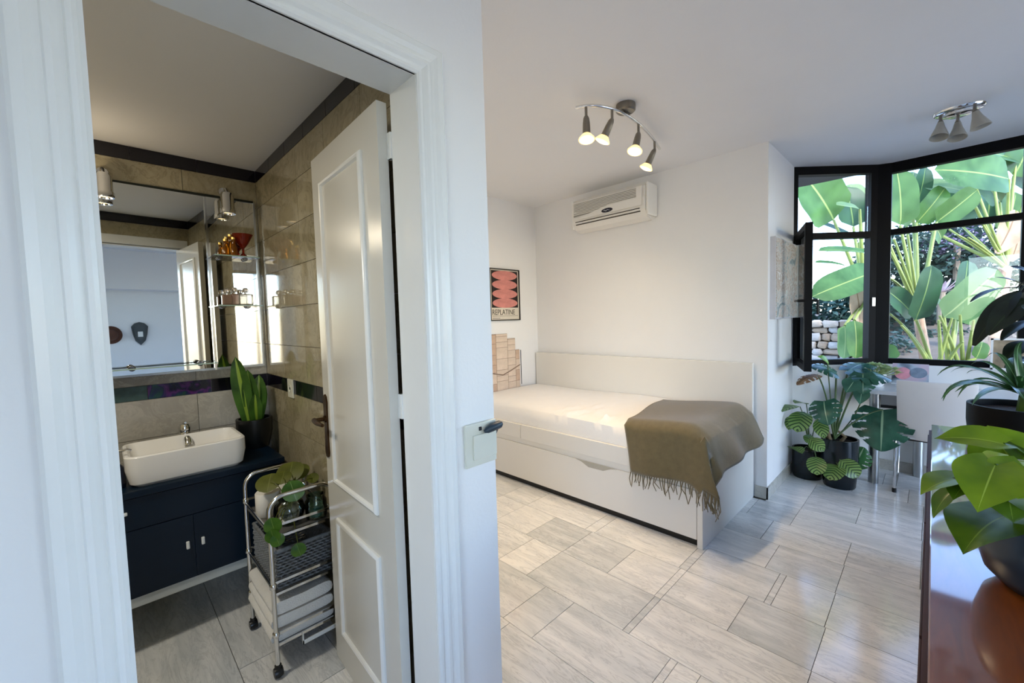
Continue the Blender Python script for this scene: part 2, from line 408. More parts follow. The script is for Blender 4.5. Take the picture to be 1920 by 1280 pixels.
# bathroom wall tiles: mirror wall and right wall, every tile a part
def wallpart(parent, name, m, x0, x1, y0, y1, z0, z1):
    g = .0012
    if abs(y1-y0) < .02: MB().box(x0+g, x1-g, y0, y1, z0+g, z1-g).build(name, m, parent)
    else: MB().box(x0, x1, y0+g, y1-g, z0+g, z1-g).build(name, m, parent)
wm = bpy.data.objects['wall_mirror']; wdo = bpy.data.objects['wall_door']
zt = [0, .056, .246, .436, .626, .816, 1.006, 1.076, 1.248, 1.44, 1.63, 1.82, 2.01, 2.155, 2.22]
xe = [.67-.33*k for k in range(6)]+[-1.2]
ye = [2.70, 2.37, 2.04, 1.71, 1.38, 1.084]
REFL_TILE, _nt, _b = new_mat('reflection_tile'); _tc = N(_nt, 'TexCoord'); _n = N(_nt, 'TexNoise', i_Scale=9.0, i_Detail=5.0, i_Distortion=1.0); _nt.links.new(_tc.outputs['Object'], _n.inputs['Vector'])  # coloured reflections on the tile band, painted into the tile colour
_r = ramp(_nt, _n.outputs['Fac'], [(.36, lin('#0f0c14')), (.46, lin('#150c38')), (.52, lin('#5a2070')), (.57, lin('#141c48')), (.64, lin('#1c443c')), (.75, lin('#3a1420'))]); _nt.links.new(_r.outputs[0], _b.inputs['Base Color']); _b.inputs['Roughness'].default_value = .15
REFL_TILE2 = mat('reflection_tile_green', '#3c524c', rough=.15, vary=.5, scale=14)
for z0, z1 in zip(zt, zt[1:]):
    black = z0 in (1.006, 2.155)
    if black:
        xs = [.67]+[.404-.257*k for k in range(7)]+[-1.2]
        for i, (b, a) in enumerate(zip(xs, xs[1:])):
            m = BLACKT
            if z0 == 1.006 and i == 1: m = REFL_TILE
            if z0 == 1.006 and i == 2: m = REFL_TILE2
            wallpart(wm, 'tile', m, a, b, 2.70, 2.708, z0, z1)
        yy = [2.70-.257*k for k in range(7)]+[1.084]
        for b, a in zip(yy, yy[1:]): wallpart(wdo, 'tile', BLACKT, .67, .678, a, b, z0, z1)
    else:
        for b, a in zip(xe, xe[1:]): wallpart(wm, 'tile', BTILE_G if z1 <= 1.25 else BTILE, a, b, 2.70, 2.708, z0, z1)
        for b, a in zip(ye, ye[1:]): wallpart(wdo, 'tile', BTILE, .67, .678, a, b, z0, z1)
for z0, z1 in zip(zt, zt[1:]):
    m = BLACKT if z0 in (1.006, 2.155) else BTILE
    if z0 >= 2.01: wallpart(wdo, 'tile', m, -.07, .67, 1.082, 1.09, z0, z1)
    wallpart(wdo, 'tile', m, -1.2, -.07, 1.082, 1.09, z0, z1)

# door opening: jamb lining, casings, door leaf
j = MB().box(-.0, .010, .945, 1.10, 0, 1.993).box(.611, .622, .945, 1.076, 0, 1.993).box(.010, .611, .945, 1.076, 1.983, 1.994)
struct('trim_1', j, GLOSSW)
def casing(name, side):
    """moulded architrave: flat with two beads"""
    mb = MB()
    prof = [(0, .0), (0, .010), (.006, .014), (.013, .014), (.016, .009), (.022, .012), (.030, .017), (.038, .017), (.041, .013), (.050, .015), (.060, .020), (.074, .020), (.080, .014), (.080, 0)]
    if side == 'head':
        # mitred top piece
        a = [(.003-p, .95-d, 1.983+p+.0) for p, d in prof]; b = [(.612+p, .95-d, 1.983+p) for p, d in prof]
        A = [mb.bm.verts.new(Vector(p)) for p in a]; B = [mb.bm.verts.new(Vector(p)) for p in b]
        n = len(A)
        for i in range(n): mb.bm.faces.new((A[i], B[i], B[(i+1) % n], A[(i+1) % n]))
    else:
        sgn = -1 if side == 'left' else 1; x0 = .003 if side == 'left' else .612
        A = [mb.bm.verts.new(Vector((x0+sgn*p, .95-d, 0))) for p, d in prof]; B = [mb.bm.verts.new(Vector((x0+sgn*p, .95-d, 1.983+p))) for p, d in prof]
        n = len(A)
        for i in range(n): mb.bm.faces.new((A[i], A[(i+1) % n], B[(i+1) % n], B[i]))
        mb.bm.faces.new(A)
    bmesh.ops.recalc_face_normals(mb.bm, faces=mb.bm.faces[:])
    return struct(name, mb, GLOSSW)
casing('trim_2', 'left'); casing('trim_3', 'right'); casing('trim_4', 'head')
# same architrave inside the bathroom (seen in the mirror)
struct('trim_5', MB().box(-.075, .003, 1.09, 1.105, 0, 2.06, .004).box(.003, .66, 1.078, 1.092, 1.996, 2.06, .004), GLOSSW)
# door leaf, opened inwards against the right wall
d0, d1 = Vector((.580, 1.098, 0)), Vector((.605, 1.672, 0)); dd = (d1-d0).normalized(); dn = Vector((-dd.y, dd.x, 0)) # dn points left (visible face)
DLEN = (d1-d0).length
dm = MB(); rot_box(dm, d0, dd, dn, 0, DLEN, -.030, 0, .012, 1.967)
door = struct('door_1', dm, DOORW)
def leafbox(mb, s0, s1, t0, t1, z0, z1): rot_box(mb, d0, dd, dn, s0, s1, t0, t1, z0, z1)
for z0, z1 in ((.155, .615), (.75, 1.865)):
    s0, s1 = .108, .480
    mb = MB(); leafbox(mb, s0+.016, s1-.016, 0, .003, z0+.016, z1-.016)
    mb.build('door_panel', DOORW, door)
    mb = MB()
    prf = [(0, 0), (0, .006), (.004, .011), (.010, .013), (.016, .011), (.020, .005), (.022, .0)]
    cs = [(s0, z0, 1, 1), (s1, z0, -1, 1), (s1, z1, -1, -1), (s0, z1, 1, -1)]
    R = [[d0+dd*(a+sx*p)+dn*h+Vector((0, 0, b+sz*p)) for p, h in prf] for a, b, sx, sz in cs]
    mb.grid(R+[R[0]])
    mb.build('panel_moulding', GLOSSW, door, smooth=35)
hp = MB(); O = d0+dd*(DLEN-.028)
poly = [(-.019, .855), (-.012, .838), (0, .832), (.012, .838), (.019, .855), (.016, .90), (.016, 1.02), (.019, 1.05), (.012, 1.072), (0, 1.08), (-.012, 1.072), (-.019, 1.05), (-.016, 1.02), (-.016, .90)]
hp.prism([O+dd*a+Vector((0, 0, z)) for a, z in poly], dn*.006)
hpo = hp.build('handle_plate', BRONZE, door, label='dark bronze back plate')
hl = MB(); q = O+Vector((0, 0, .985)); hl.tube([q+dn*.004, q+dn*.05], .008, 10); hl.tube([q+dn*.045+dd*.004, q+dn*.052-dd*.05, q+dn*.050-dd*.105], [.010, .009, .006], 10); hl.tube([q+dn*.004, q+dn*.012], .014, 12)
hl.build('handle', BRONZE, hpo, smooth=40)
for zc in (1.845, 1.105):
    hb = MB(); hb.tube([(.613, 1.087, zc-.036), (.613, 1.087, zc+.036)], .0075, 10); hb.tube([(.613, 1.087, zc-.002), (.613, 1.087, zc+.002)], .0085, 10)
    hb.box(.606, .612, 1.076, 1.096, zc-.036, zc+.036); hb.build('hinge', GLOSSW, door, smooth=40, label='white butt hinge')

# bay window (oblique) with open casement
w1m = MB()
def wbox(mb, s0, s1, z0, z1, t0=-.06, t1=0.0): rot_box(mb, BO, BD, BN, s0, s1, t0, t1, z0, z1)
wbox(w1m, 0, BL-.05, .89, .935); wbox(w1m, 0, BL-.05, 2.455, 2.52); wbox(w1m, 0, .035, .935, 2.455); wbox(w1m, BL-.105, BL-.05, .935, 2.455); wbox(w1m, .035, BL-.105, 1.935, 1.985)
win1 = struct('window_1', w1m, DARKF)
g = MB(); wbox(g, .035, BL-.105, 1.985, 2.455, -.034, -.030); g.build('pane', GLASS, win1)
k = MB(); wbox(k, BL-.090, BL-.065, 1.37, 1.44, 0, .012); k.build('latch_strike', STEEL, win1, label='metal latch strike')
hinge = Vector((4.098, .79, 0)); fe_ = atd(1516, 560, 2.93); fe_.z = 0; sd = (fe_-hinge); sl = sd.length; sd.normalize(); sn = Vector((-sd.y, sd.x, 0))
sm = MB()
def sbox(mb, a, b, z0, z1, t0=-.022, t1=.022): rot_box(mb, hinge, sd, sn, a, b, t0, t1, z0, z1)
sbox(sm, 0, .045, .915, 1.965); sbox(sm, sl-.05, sl, .915, 1.965); sbox(sm, .045, sl-.05, .915, .96); sbox(sm, .045, sl-.05, 1.92, 1.965)
sash = sm.build('sash', DARKF, win1)
g = MB(); sbox(g, .045, sl-.05, .96, 1.92, -.003, .003); g.build('pane', GLASS, sash)
hd = MB(); p0 = hinge+sd*(sl-.025)+sn*.022+Vector((0, 0, 1.42)); hd.tube([p0, p0+sn*.035], .009, 8); hd.tube([p0+sn*.035, p0+sn*.037-Vector((0, 0, .10))], .008, 8)
p0 = hinge+sd*(sl-.025)-sn*.022+Vector((0, 0, 1.42)); hd.tube([p0, p0-sn*.04], .010, 8); hd.tube([p0-sn*.04, p0-sn*.042-sd*.09], .008, 8)
hd.build('sash_handle', BLACK, sash, smooth=40)
# long window over the desk
w2m = MB().box(4.62, 4.68, -2.95, .30, .89, .935).box(4.62, 4.68, -2.95, .30, 2.44, 2.52).box(4.62, 4.68, -2.95, .30, 1.945, 1.99)
for yy in (-.475, -1.3, -2.1, -2.95): w2m.box(4.62, 4.68, yy, yy+.05, .935, 1.945); w2m.box(4.62, 4.68, yy, yy+.05, 1.99, 2.44)
w2m.prism([(4.60, .30, .89), (4.585, .335, .89), (4.62, .38, .89), (4.69, .33, .89), (4.69, .255, .89), (4.62, .255, .89)], (0, 0, 1.63))
win2 = struct('window_2', w2m, DARKF)
ys = [.255, -.425, -1.25, -2.05, -2.90]
for a, b in zip(ys, ys[1:]):
    b2 = b if b == -2.90 else b-.0
    for z0, z1 in ((.935, 1.945), (1.99, 2.44)): MB().box(4.648, 4.652, b, a-(.05 if a < .2 else 0), z0, z1).build('pane', GLASS, win2)
# patio doors behind the camera
w3 = MB()
for x in (1.85, 2.65, 3.48, 4.30): w3.box(x, x+.05, -3.42, -3.36, 0, 2.3)
w3.box(1.85, 4.35, -3.42, -3.36, 0, .07).box(1.85, 4.35, -3.42, -3.36, 2.24, 2.3)
win3 = struct('window_3', w3, DARKF)
for a, b in ((1.90, 2.65), (2.70, 3.48), (3.53, 4.30)): MB().box(a, b, -3.392, -3.388, .07, 2.24).build('pane', GLASS, win3)
w5 = MB().box(-1.15, -.3, -3.42, -3.36, .45, .50).box(-1.15, -.3, -3.42, -3.36, 2.30, 2.35)
for x in (-1.15, -.75, -.35): w5.box(x, x+.05, -3.42, -3.36, .5, 2.3)
win5 = struct('window_5_added', w5, DARKF)  # unseen rear window, added to brighten the doorway wall
for a, b in ((-1.10, -.75), (-.70, -.35)): MB().box(a, b, -3.392, -3.388, .5, 2.3).build('pane', GLASS, win5)
# roof eave outside, dark boarded soffit
EAVE = wood('eave_board', '#140c0a', '#201512', rough=.7, axis=(12, 1, 12))
ev = MB().prism([(4.74, -3.45, 2.525), (4.82, -3.45, 2.525), (4.82, 2.2, 2.525), (4.24, 2.2, 2.525), (4.24, .98, 2.525), (4.74, .38, 2.525)], (0, 0, .13))
struct('trim_7', ev, EAVE)
# ================================================================ BED AND THINGS AROUND IT
bed = thing('daybed', (2.83, 1.95, 0), 'white daybed with a drawer below, standing along the back wall', 'bed')
X0, X1, Y0, Y1 = 2.37, 3.33, .90, 2.985
MB().box(3.295, 3.325, Y0, Y1, 0, .985, .003).build('back_panel', LAMW, bed)
MB().box(X0, 3.295, Y0, Y0+.032, 0, .52, .003).build('end_panel', LAMW, bed)
MB().box(X0, X0+.022, Y0+.032, 2.333, .378, .495, .003).build('front_rail', LAMW, bed)
MB().box(X0, X0+.022, 2.337, Y1, .378, .495, .003).build('front_rail', LAMW, bed)
MB().box(X0+.03, 3.295, Y0+.032, Y1, .36, .40).build('slat_base', LAMW, bed)
MB().box(X0+.012, X0+.022, Y0+.033, Y1-.026, .3365, .3775).build('rail_filler', LAMW, bed)
MB().box(X0+.03, X0+.05, Y0+.033, Y1-.03, 0, .032).build('plinth_or_shade_strip', BLACK, bed)  # black strip standing in for the shade under the drawer
MB().box(X0+.035, 3.295, Y1-.025, Y1, .0, .52).build('end_panel', LAMW, bed)
dr = MB().box(X0+.004, X0+.024, Y0+.036, Y1-.03, .046, .335, .002).box(X0+.024, 3.20, Y0+.05, Y1-.04, .046, .056).box(3.18, 3.2, Y0+.05, Y1-.04, .05, .25)
dr.box(X0+.024, 3.18, Y0+.05, Y0+.065, .05, .25).box(X0+.024, 3.18, Y1-.055, Y1-.04, .05, .25)
dro = dr.build('drawer', LAMW, bed)
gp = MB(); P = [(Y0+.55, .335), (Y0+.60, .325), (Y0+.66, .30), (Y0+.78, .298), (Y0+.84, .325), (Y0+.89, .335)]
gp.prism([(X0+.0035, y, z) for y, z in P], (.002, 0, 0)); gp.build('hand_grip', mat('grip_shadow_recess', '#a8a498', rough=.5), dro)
# mattress with a white sheet: wrinkled surface
SHEET = mat('white_sheet', (.82, .815, .80), rough=.85, vary=.02, bump=.15, bscale=40, sheen=.2)
mb = MB(); NX, NY = 34, 70; P = []
rn = random.Random(5); wr = [(rn.uniform(1.1, 2.0), rn.uniform(2.42, 2.7), rn.uniform(.12, .35), rn.uniform(-1, 1), rn.uniform(.006, .015)) for _ in range(26)]
def sheet_top(x, y):
    z = .645+.012*sin(2.1*y+3*x)+.008*sin(5*y-4*x)
    for yc, xc, l, s, a in wr:
        dxx, dyy = x-xc, y-yc; q = dyy-s*.5*dxx
        z += a*math.exp(-(q/.018)**2)*math.exp(-(dxx/l)**2)
    return z
xa, xb_ = X0+.022, 3.29
for i in range(NY+1):
    y = Y0+.036+(Y1-.02-Y0-.036)*i/NY; row = [(xa+.006, y, .40)]
    row.append((xa+.002+.004*sin(9*y), y, .47)); row.append((xa+.001+.006*sin(8*y+1), y, .55)); row.append((xa+.012, y, .61+.006*sin(4*y)))
    for k in range(NX+1):
        u = k/NX; x = xa+.03+(xb_-xa-.03)*u; row.append((x, y, sheet_top(x, y)-.020*max(0, 1-u*12)**2))
    row.append((xb_, y, .42)); P.append(row)
mb.grid(P)
mt = mb.build('mattress', SHEET, None, smooth=60)
tag(mt, 'single mattress under a creased white sheet on the daybed', 'mattress')
# olive throw over the foot end
OLIVE = mat('olive_wool', '#64593d', rough=.95, vary=.14, scale=30, bump=.25, bscale=260, sheen=.35)
mb = MB(); P = []; P_edge = []
LA, LB = 1.09, .86
NA, NB = 56, 48
def throw_pt(a, b):
    """a: 0 at the back edge .. 1 at the front hem;  b: 0 at the left edge .. 1 at the right (over the end)"""
    # sheet coordinates (slightly askew on the bed)
    u = .02+a*LA; v = b*LB
    x = 3.175-u-.0*v+.02*b; y = 1.50-v*1.0-.145*a*(1-b)-.03*a
    ztop = .690+.012*sin(6*y+2)+.008*sin(9*x+5*y)
    fx = X0-.012; fy = Y0-.014
    da = max(0, fx-x); db = max(0, fy-y)
    px = x if da == 0 else fx-.016-.03*min(1, da*2)-.012*sin(17*y)*min(1, da*5)
    py = y if db == 0 else fy-.012-.10*min(1, db*3.2)-.014*sin(15*x)*min(1, db*5)
    if da > 0 and db > 0:
        dro_ = max(da, db)+.12*min(da, db); px = fx-.018-.03*min(1, da*3)+.0*db; py = fy-.01-.05*min(1, db*3)-.05*min(1, da*3)*min(1, db*4)
    else: dro_ = max(da, db)*(.985 if da else .62)
    # soft shoulder at the bed edges
    e = min(x-fx, 9); e2 = min(y-fy, 9)
    z = ztop-dro_
    if da == 0 and e < .06: z -= .03*(1-e/.06)**2
    if db == 0 and e2 < .10: z -= .05*(1-e2/.10)**2
    if da > 0: z -= .03
    if db > 0 and da == 0: z -= .05
    return Vector((px, py, z))
P = [[throw_pt(i/NA, j/NB) for j in range(NB+1)] for i in range(NA+1)]
mb.grid(P)
th = mb.build('throw_blanket', OLIVE, None, smooth=70)
sol = th.modifiers.new('thickness', 'SOLIDIFY'); sol.thickness = .006; sol.offset = 1
tag(th, 'olive wool throw with a fringe hanging over the foot of the daybed', 'blanket')
mb = MB(); rn = random.Random(11)
for j in range(0, NB+1):
    for q in range(1):
        p = P[NA][j]; L = rn.uniform(.06, .125); pts = [p, p+Vector((-.004+rn.uniform(-.008, .008), rn.uniform(-.012, .012), -L*.5)), p+Vector((rn.uniform(-.012, .008), rn.uniform(-.02, .02), -L))]
        mb.tube(pts, [.0035, .0028, .0022], 5)
for j in (36, 37, 39):
    p = P[2][j]; 
fr = mb.build('fringe', OLIVE, th); fr['kind'] = 'stuff'
# air conditioner
ac = thing('air_conditioner', (3.347, 1.94, 2.12), 'white split air conditioner high on the back wall above the daybed', 'air conditioner')
ACW = mat('ac_plastic', (.78, .765, .72), rough=.35, vary=.02)
prof = [(0, 2.150), (-.060, 2.130), (-.135, 2.150), (-.178, 2.205), (-.185, 2.30), (-.172, 2.395), (-.130, 2.428), (0, 2.43)]
MB().prism([(3.345+x, 1.645, z) for x, z in prof], (0, .715, 0)).build('body', ACW, ac)
MB().box(3.175, 3.34, 1.622, 1.645, 2.16, 2.42, .012, 3).build('end_cap', ACW, ac); MB().box(3.175, 3.34, 2.36, 2.382, 2.16, 2.42, .012, 3).build('end_cap', ACW, ac)
GRL = mat('ac_grille', (.34, .33, .30), rough=.5, vary=.05)
MB().prism([(3.161, 1.72, 2.292), (3.161, 2.345, 2.262), (3.172, 2.345, 2.39), (3.172, 1.72, 2.39)], (-.004, 0, 0)).build('grille_recess', GRL, ac)
for k in range(9):
    z = 2.278+.0125*k; yb = 2.345
    ya = 1.715
    MB().box(3.152, 3.158, ya, yb if z > 2.30 else 2.345, z, z+.006).build('slat', ACW, ac)
MB().box(3.150, 3.158, 1.665, 1.715, 2.262, 2.39, .003).build('slat_end', ACW, ac)
mb = MB(); mb.prism([(3.149, 1.665, 2.235), (3.149, 2.35, 2.235), (3.149, 1.98, 2.300), (3.149, 1.665, 2.302)], (.01, 0, 0)); mb.build('front_band', ACW, ac)
for zz in (2.222, 2.168):
    pass
SLOT = mat('ac_slot', '#3a352c', rough=.6)
MB().box(3.162, 3.175, 1.69, 2.33, 2.213, 2.219).build('vent_slot', SLOT, ac)
MB().prism([(3.176, 1.69, 2.196), (3.176, 2.33, 2.196), (3.180, 2.33, 2.190), (3.180, 1.69, 2.190)], (-.008, 0, 0)).build('vent_slot', SLOT, ac)
mb = MB().prism([(3.165, 1.70, 2.212), (3.165, 2.33, 2.212), (3.195, 2.33, 2.172), (3.195, 1.70, 2.172)], (.006, 0, 0)); mb.build('vent_flap', ACW, ac)
MB().prism([(3.194, 1.71, 2.172), (3.194, 2.32, 2.172), (3.200, 2.32, 2.165), (3.200, 1.71, 2.165)], (.004, 0, 0)).build('vent_slot', SLOT, ac)
mb = MB(); mb.prism([(3.149, 1.985+.055*cos(a), 2.257+.018*sin(a)) for a in [2*pi*k/20 for k in range(20)]], (-.004, 0, 0)); mb.build('badge', mat('badge_navy', '#1d2030', rough=.25), ac, label='dark oval badge')
mb = MB(); mb.ribbon([(3.1445, 1.985+.035-.07*k/8, 2.257+.005*sin(k*1.6)) for k in range(9)], .005, (-1, 0, 0), 0); mb.build('badge_script', mat('badge_silver', '#b8bcc4', rough=.3, metal=.6), ac)

# framed poster on the left wall
po = thing('framed_poster', (2.88, 2.995, 1.335), 'black framed poster of four stacked pink ovals on black, on the left wall', 'poster')
fx0, fx1, fz0, fz1, fy = 2.66, 3.068, 1.335, 1.842, 2.995
BLK = mat('frame_black', '#17130f', rough=.35)
mb = MB().box(fx0, fx1, fy-.022, fy, fz0, fz0+.010).box(fx0, fx1, fy-.022, fy, fz1-.010, fz1).box(fx0, fx0+.010, fy-.022, fy, fz0+.01, fz1-.01).box(fx1-.010, fx1, fy-.022, fy, fz0+.01, fz1-.01)
mb.build('frame', BLK, po)
MB().box(fx0+.01, fx1-.01, fy-.012, fy-.002, fz0+.01, fz1-.01).build('sheet', mat('poster_paper', '#d6cdbd', rough=.7), po)
MB().box(fx0+.026, fx1-.026, fy-.0145, fy-.012, 1.462, 1.822).build('print_ground', mat('print_black', '#1c100e', rough=.7), po)
PINK = mat('print_pink', '#c9827a', rough=.7, vary=.22, scale=9, stretch=(1, 1, 2))
for k in range(4):
    zc = 1.462+.045+.09*k; mb = MB()
    mb.prism([((fx0+fx1)/2+.17*cos(a), fy-.0145, zc+.0465*sin(a)) for a in [2*pi*q/28 for q in range(28)]], (0, -.0008-.0002*k, 0)); mb.build('print_oval', PINK, po)
def lettering(name, txt, size, loc, xdir, updir, m, parent, depth=.0006, sx=1.0, align='LEFT'):
    cu = bpy.data.curves.new(name, 'FONT'); cu.body = txt; cu.size = size; cu.extrude = depth; cu.align_x = align
    t = bpy.data.objects.new(name, cu); COL.objects.link(t); dg = bpy.context.evaluated_depsgraph_get(); dg.update()
    me = bpy.data.meshes.new_from_object(t.evaluated_get(dg)); bpy.data.objects.remove(t); bpy.data.curves.remove(cu)
    xd, ud = Vector(xdir), Vector(updir); nd = xd.cross(ud)
    Mx = Matrix((xd*sx, ud, nd)).transposed().to_4x4(); Mx.translation = Vector(loc); me.transform(Mx)
    return link_mesh(name, me, m, parent)
INK = mat('print_ink', '#4a463f', rough=.8)
lettering('lettering', 'REPLATINE', .074, (fx0+.025, fy-.0135, 1.393), (1, 0, 0), (0, 0, 1), INK, po, sx=.86)
MB().box(fx0+.03, fx1-.03, fy-.0136, fy-.0122, 1.379, 1.382).build('printed_rule', INK, po)
MB().box(fx0+.03, fx0+.13, fy-.0136, fy-.0122, 1.357, 1.361).build('printed_rule', INK, po)

# stone facade print panel standing on the bed against the left wall
pp = thing('facade_print', (2.83, 2.975, .64), 'stepped panel printed with old sandstone blocks, standing on the daybed', 'wall art')
ST = mat('sandstone_print', '#d2c0ae', rough=.85, vary=.16, scale=10); ST2 = mat('sandstone_print_dark', '#bfa590', rough=.85, vary=.2, scale=12); JN = mat('print_joint', '#8a7464', rough=.9)
cols = [(2.55, 2.64, 1.20), (2.64, 2.72, 1.20), (2.72, 2.875, 1.205), (2.875, 2.985, 1.155), (2.985, 3.045, 1.035)]
MB().prism([(2.55, 2.982, .64), (3.045, 2.982, .64), (3.045, 2.982, 1.035), (2.985, 2.982, 1.035), (2.985, 2.982, 1.155), (2.875, 2.982, 1.155), (2.875, 2.982, 1.205), (2.55, 2.982, 1.205)], (0, .010, 0)).build('backing', JN, pp)
rn = random.Random(8)
for i, (a, b, t) in enumerate(cols):
    z = .645
    while z < t-.01:
        hgt = min(rn.choice([.055, .075, .095, .11]), t-z)
        MB().box(a+.002, b-.002, 2.978, 2.982, z+.002, z+hgt-.002).build('block', ST if (i in (2, 3) or rn.random() < .5) else ST2, pp); z += hgt
mb = MB(); mb.tube([(2.55, 2.972, .85), (2.80, 2.972, .80), (2.90, 2.972, .83), (3.04, 2.972, .88)], .005, 6); mb.build('printed_line', JN, pp)
mb = MB(); mb.tube([(3.05, 2.968, 1.03), (3.05, 2.966, .80), (3.05, 2.966, .68)], .004, 6); mb.build('printed_edge', BLACK, pp)

# light switch on the wall end, with a plug in it
sw = thing('light_switch', (.79, .95, .915), 'cream light switch plate at the end of the white doorway wall', 'switch')
CREAM = mat('cream_plastic', '#d2d2c4', rough=.4, vary=.03)
MB().box(.728, .848, .939, .95, .918, 1.046, .004).build('plate', CREAM, sw)
MB().box(.754, .845, .934, .94, .938, 1.012, .003).build('rocker', CREAM, sw)
MB().box(.778, .788, .936, .9395, 1.022, 1.034, .002).build('indicator', BLACK, sw, label='tiny dark marker')
pl = thing('cable_plug', (.825, .925, 1.02), 'dark blue plug pushed in over the light switch', 'plug')
NAVYP = mat('navy_rubber', '#22333f', rough=.45, vary=.1)
mb = MB(); mb.tube([(.792, .930, 1.018), (.80, .926, 1.022), (.815, .924, 1.027), (.848, .924, 1.030), (.856, .926, 1.030)], [.004, .010, .013, .012, .008], 12); mb.build('plug_body', NAVYP, pl, smooth=50)
mb = MB(); mb.tube([(.856, .926, 1.03), (.875, .95, 1.025), (.878, 1.0, .95), (.875, 1.05, .7)], .0035, 8); mb.build('cord', NAVYP, pl, smooth=50)

# canvas on the alcove wall
cv = thing('abstract_canvas', (3.74, .82, 1.29), 'narrow pale abstract canvas on the alcove wall left of the window', 'picture')
MB().box(3.40, 4.05, .785, .82, 1.295, 1.878, .002).build('canvas', mat('canvas_edge', '#c4c3c8', rough=.7), cv)
m_, nt_, b_ = new_mat('abstract_paint'); tc_ = N(nt_, 'TexCoord'); mp_ = N(nt_, 'Mapping'); mp_.inputs['Scale'].default_value = (2, 1, 3); nt_.links.new(tc_.outputs['Object'], mp_.inputs[0])
n_ = N(nt_, 'TexNoise', i_Scale=3.0, i_Detail=9.0, i_Roughness=.75, i_Distortion=1.5); nt_.links.new(mp_.outputs[0], n_.inputs['Vector'])
r_ = ramp(nt_, n_.outputs['Fac'], [(.28, lin('#4c585e')), (.40, lin('#8b9898')), (.48, lin('#cfc8bf')), (.54, lin('#a48d78')), (.60, lin('#e2e4e2')), (.70, lin('#8fa38a'))]); nt_.links.new(r_.outputs[0], b_.inputs['Base Color']); b_.inputs['Roughness'].default_value = .7
MB().box(3.41, 4.04, .782, .7852, 1.305, 1.868).build('painting', m_, cv)
MB().box(4.04, 4.05, .778, .786, 1.295, 1.878).build('frame_edge', GLOSSW, cv)
# ================================================================ CEILING LAMPS
EMW = mat('lit_bulb', '#fff0d0', rough=.5, vary=0, emit='#ffdca0', estr=5)
EMR = mat('bulb_glass', '#f0dfae', rough=.2, vary=0, emit='#ffd58a', estr=1.3)
FROST = mat('frosted_glass', '#b5b3ab', rough=.35, vary=.04, trans=.25)
cl = thing('track_spotlight', (2.17, 1.265, ZC), 'curved chrome ceiling bar with four lit spotlights above the daybed', 'ceiling lamp')
zb = ZC-.052
e0, mid, e1 = onz(1080, 202, zb), onz(1172, 214, zb), onz(1237, 279, zb)
rc = (mid.x+.004, mid.y-.002, ZC)
mb = MB(); mb.lathe([(0, 0), (.052, 0), (.054, -.012), (.053, -.034), (.046, -.040), (0, -.040)], rc); mb.lathe([(.012, -.03), (.012, -.052), (0, -.052)], rc); mb.build('ceiling_rose', NICKEL, cl, smooth=40)
ctl = mid*2-(e0+e1)*.5
arc = bez(e0, ctl, e1, 20)
mb = MB(); mb.tube(arc, .0085, 10); mb.build('bar', CHROME, cl, smooth=50)
for k, (t, d) in enumerate(((.10, (1100, 262)), (.36, (1129, 265)), (.66, (1190, 284)), (.90, (1211, 316)))):
    a = arc[0].lerp(arc[-1], 0); i = t*20; a = arc[int(i)].lerp(arc[min(20, int(i)+1)], i-int(i))
    end = atd(d[0], d[1], (a-CAM).dot(FF)-(.02 if k in (0, 2) else -.03))
    mb = MB(); j = a+Vector((0, 0, -.055)); mb.tube([a, j], .0075, 8); ax = (end-j).normalized(); L = max(.115, (end-j).length)
    mb.lathe([(0, -.006), (.010, -.002), (.016, .012), (.019, .04), (.021, L-.035), (.024, L-.028)], j, ax, 14)
    hd = mb.build('spot_arm', NICKEL, cl, smooth=40)
    mb = MB()
    mb.lathe([(.018, L-.034), (.026, L-.026), (.038, L-.010), (.043, L-.003), (.043, L), (.037, L+.001)], j, ax, 20)
    sbu = mb.build('spot_bulb', EMR, hd, smooth=40, label='lit reflector bulb'); mb = MB(); mb.lathe([(.037, L+.001), (.025, L+.006), (0, L+.008)], j, ax, 20); mb.build('bulb_face', EMW, hd, smooth=60)
    li = bpy.data.lights.new('spot_lamp', 'SPOT'); li.energy = 26; li.color = (1, .74, .45); li.spot_size = radians(150); li.spot_blend = .9; li.shadow_soft_size = .035
    lo = bpy.data.objects.new('spot_lamp', li); COL.objects.link(lo); lo.location = j+ax*(L+.016); lo.rotation_euler = ax.to_track_quat('-Z', 'Y').to_euler()
c2 = thing('triple_ceiling_light', (3.72, -.09, ZC), 'oval chrome ceiling light with three unlit frosted shades by the window', 'ceiling lamp')
q0, q1 = onz(1749, 224, ZC-.02), onz(1850, 199, ZC-.02)
cc = (q0+q1)/2; cc.z = ZC; dv = (q1-q0); dv.z = 0; hl_ = dv.length/2; dv.normalize(); pv = Vector((-dv.y, dv.x, 0))
mb = MB(); rings = []
for r, z in ((0, -.040), (.40, -.038), (.62, -.030), (.64, -.018), (.88, -.016), (.97, -.010), (1, 0)):
    rings.append([cc+dv*(r*hl_*1.02*cos(a))+pv*(r*hl_*.80*sin(a))+Vector((0, 0, z)) for a in [2*pi*k/28 for k in range(29)]])
mb.grid(rings); bmesh.ops.remove_doubles(mb.bm, verts=mb.bm.verts, dist=1e-5); mb.build('oval_plate', CHROME, c2, smooth=50)
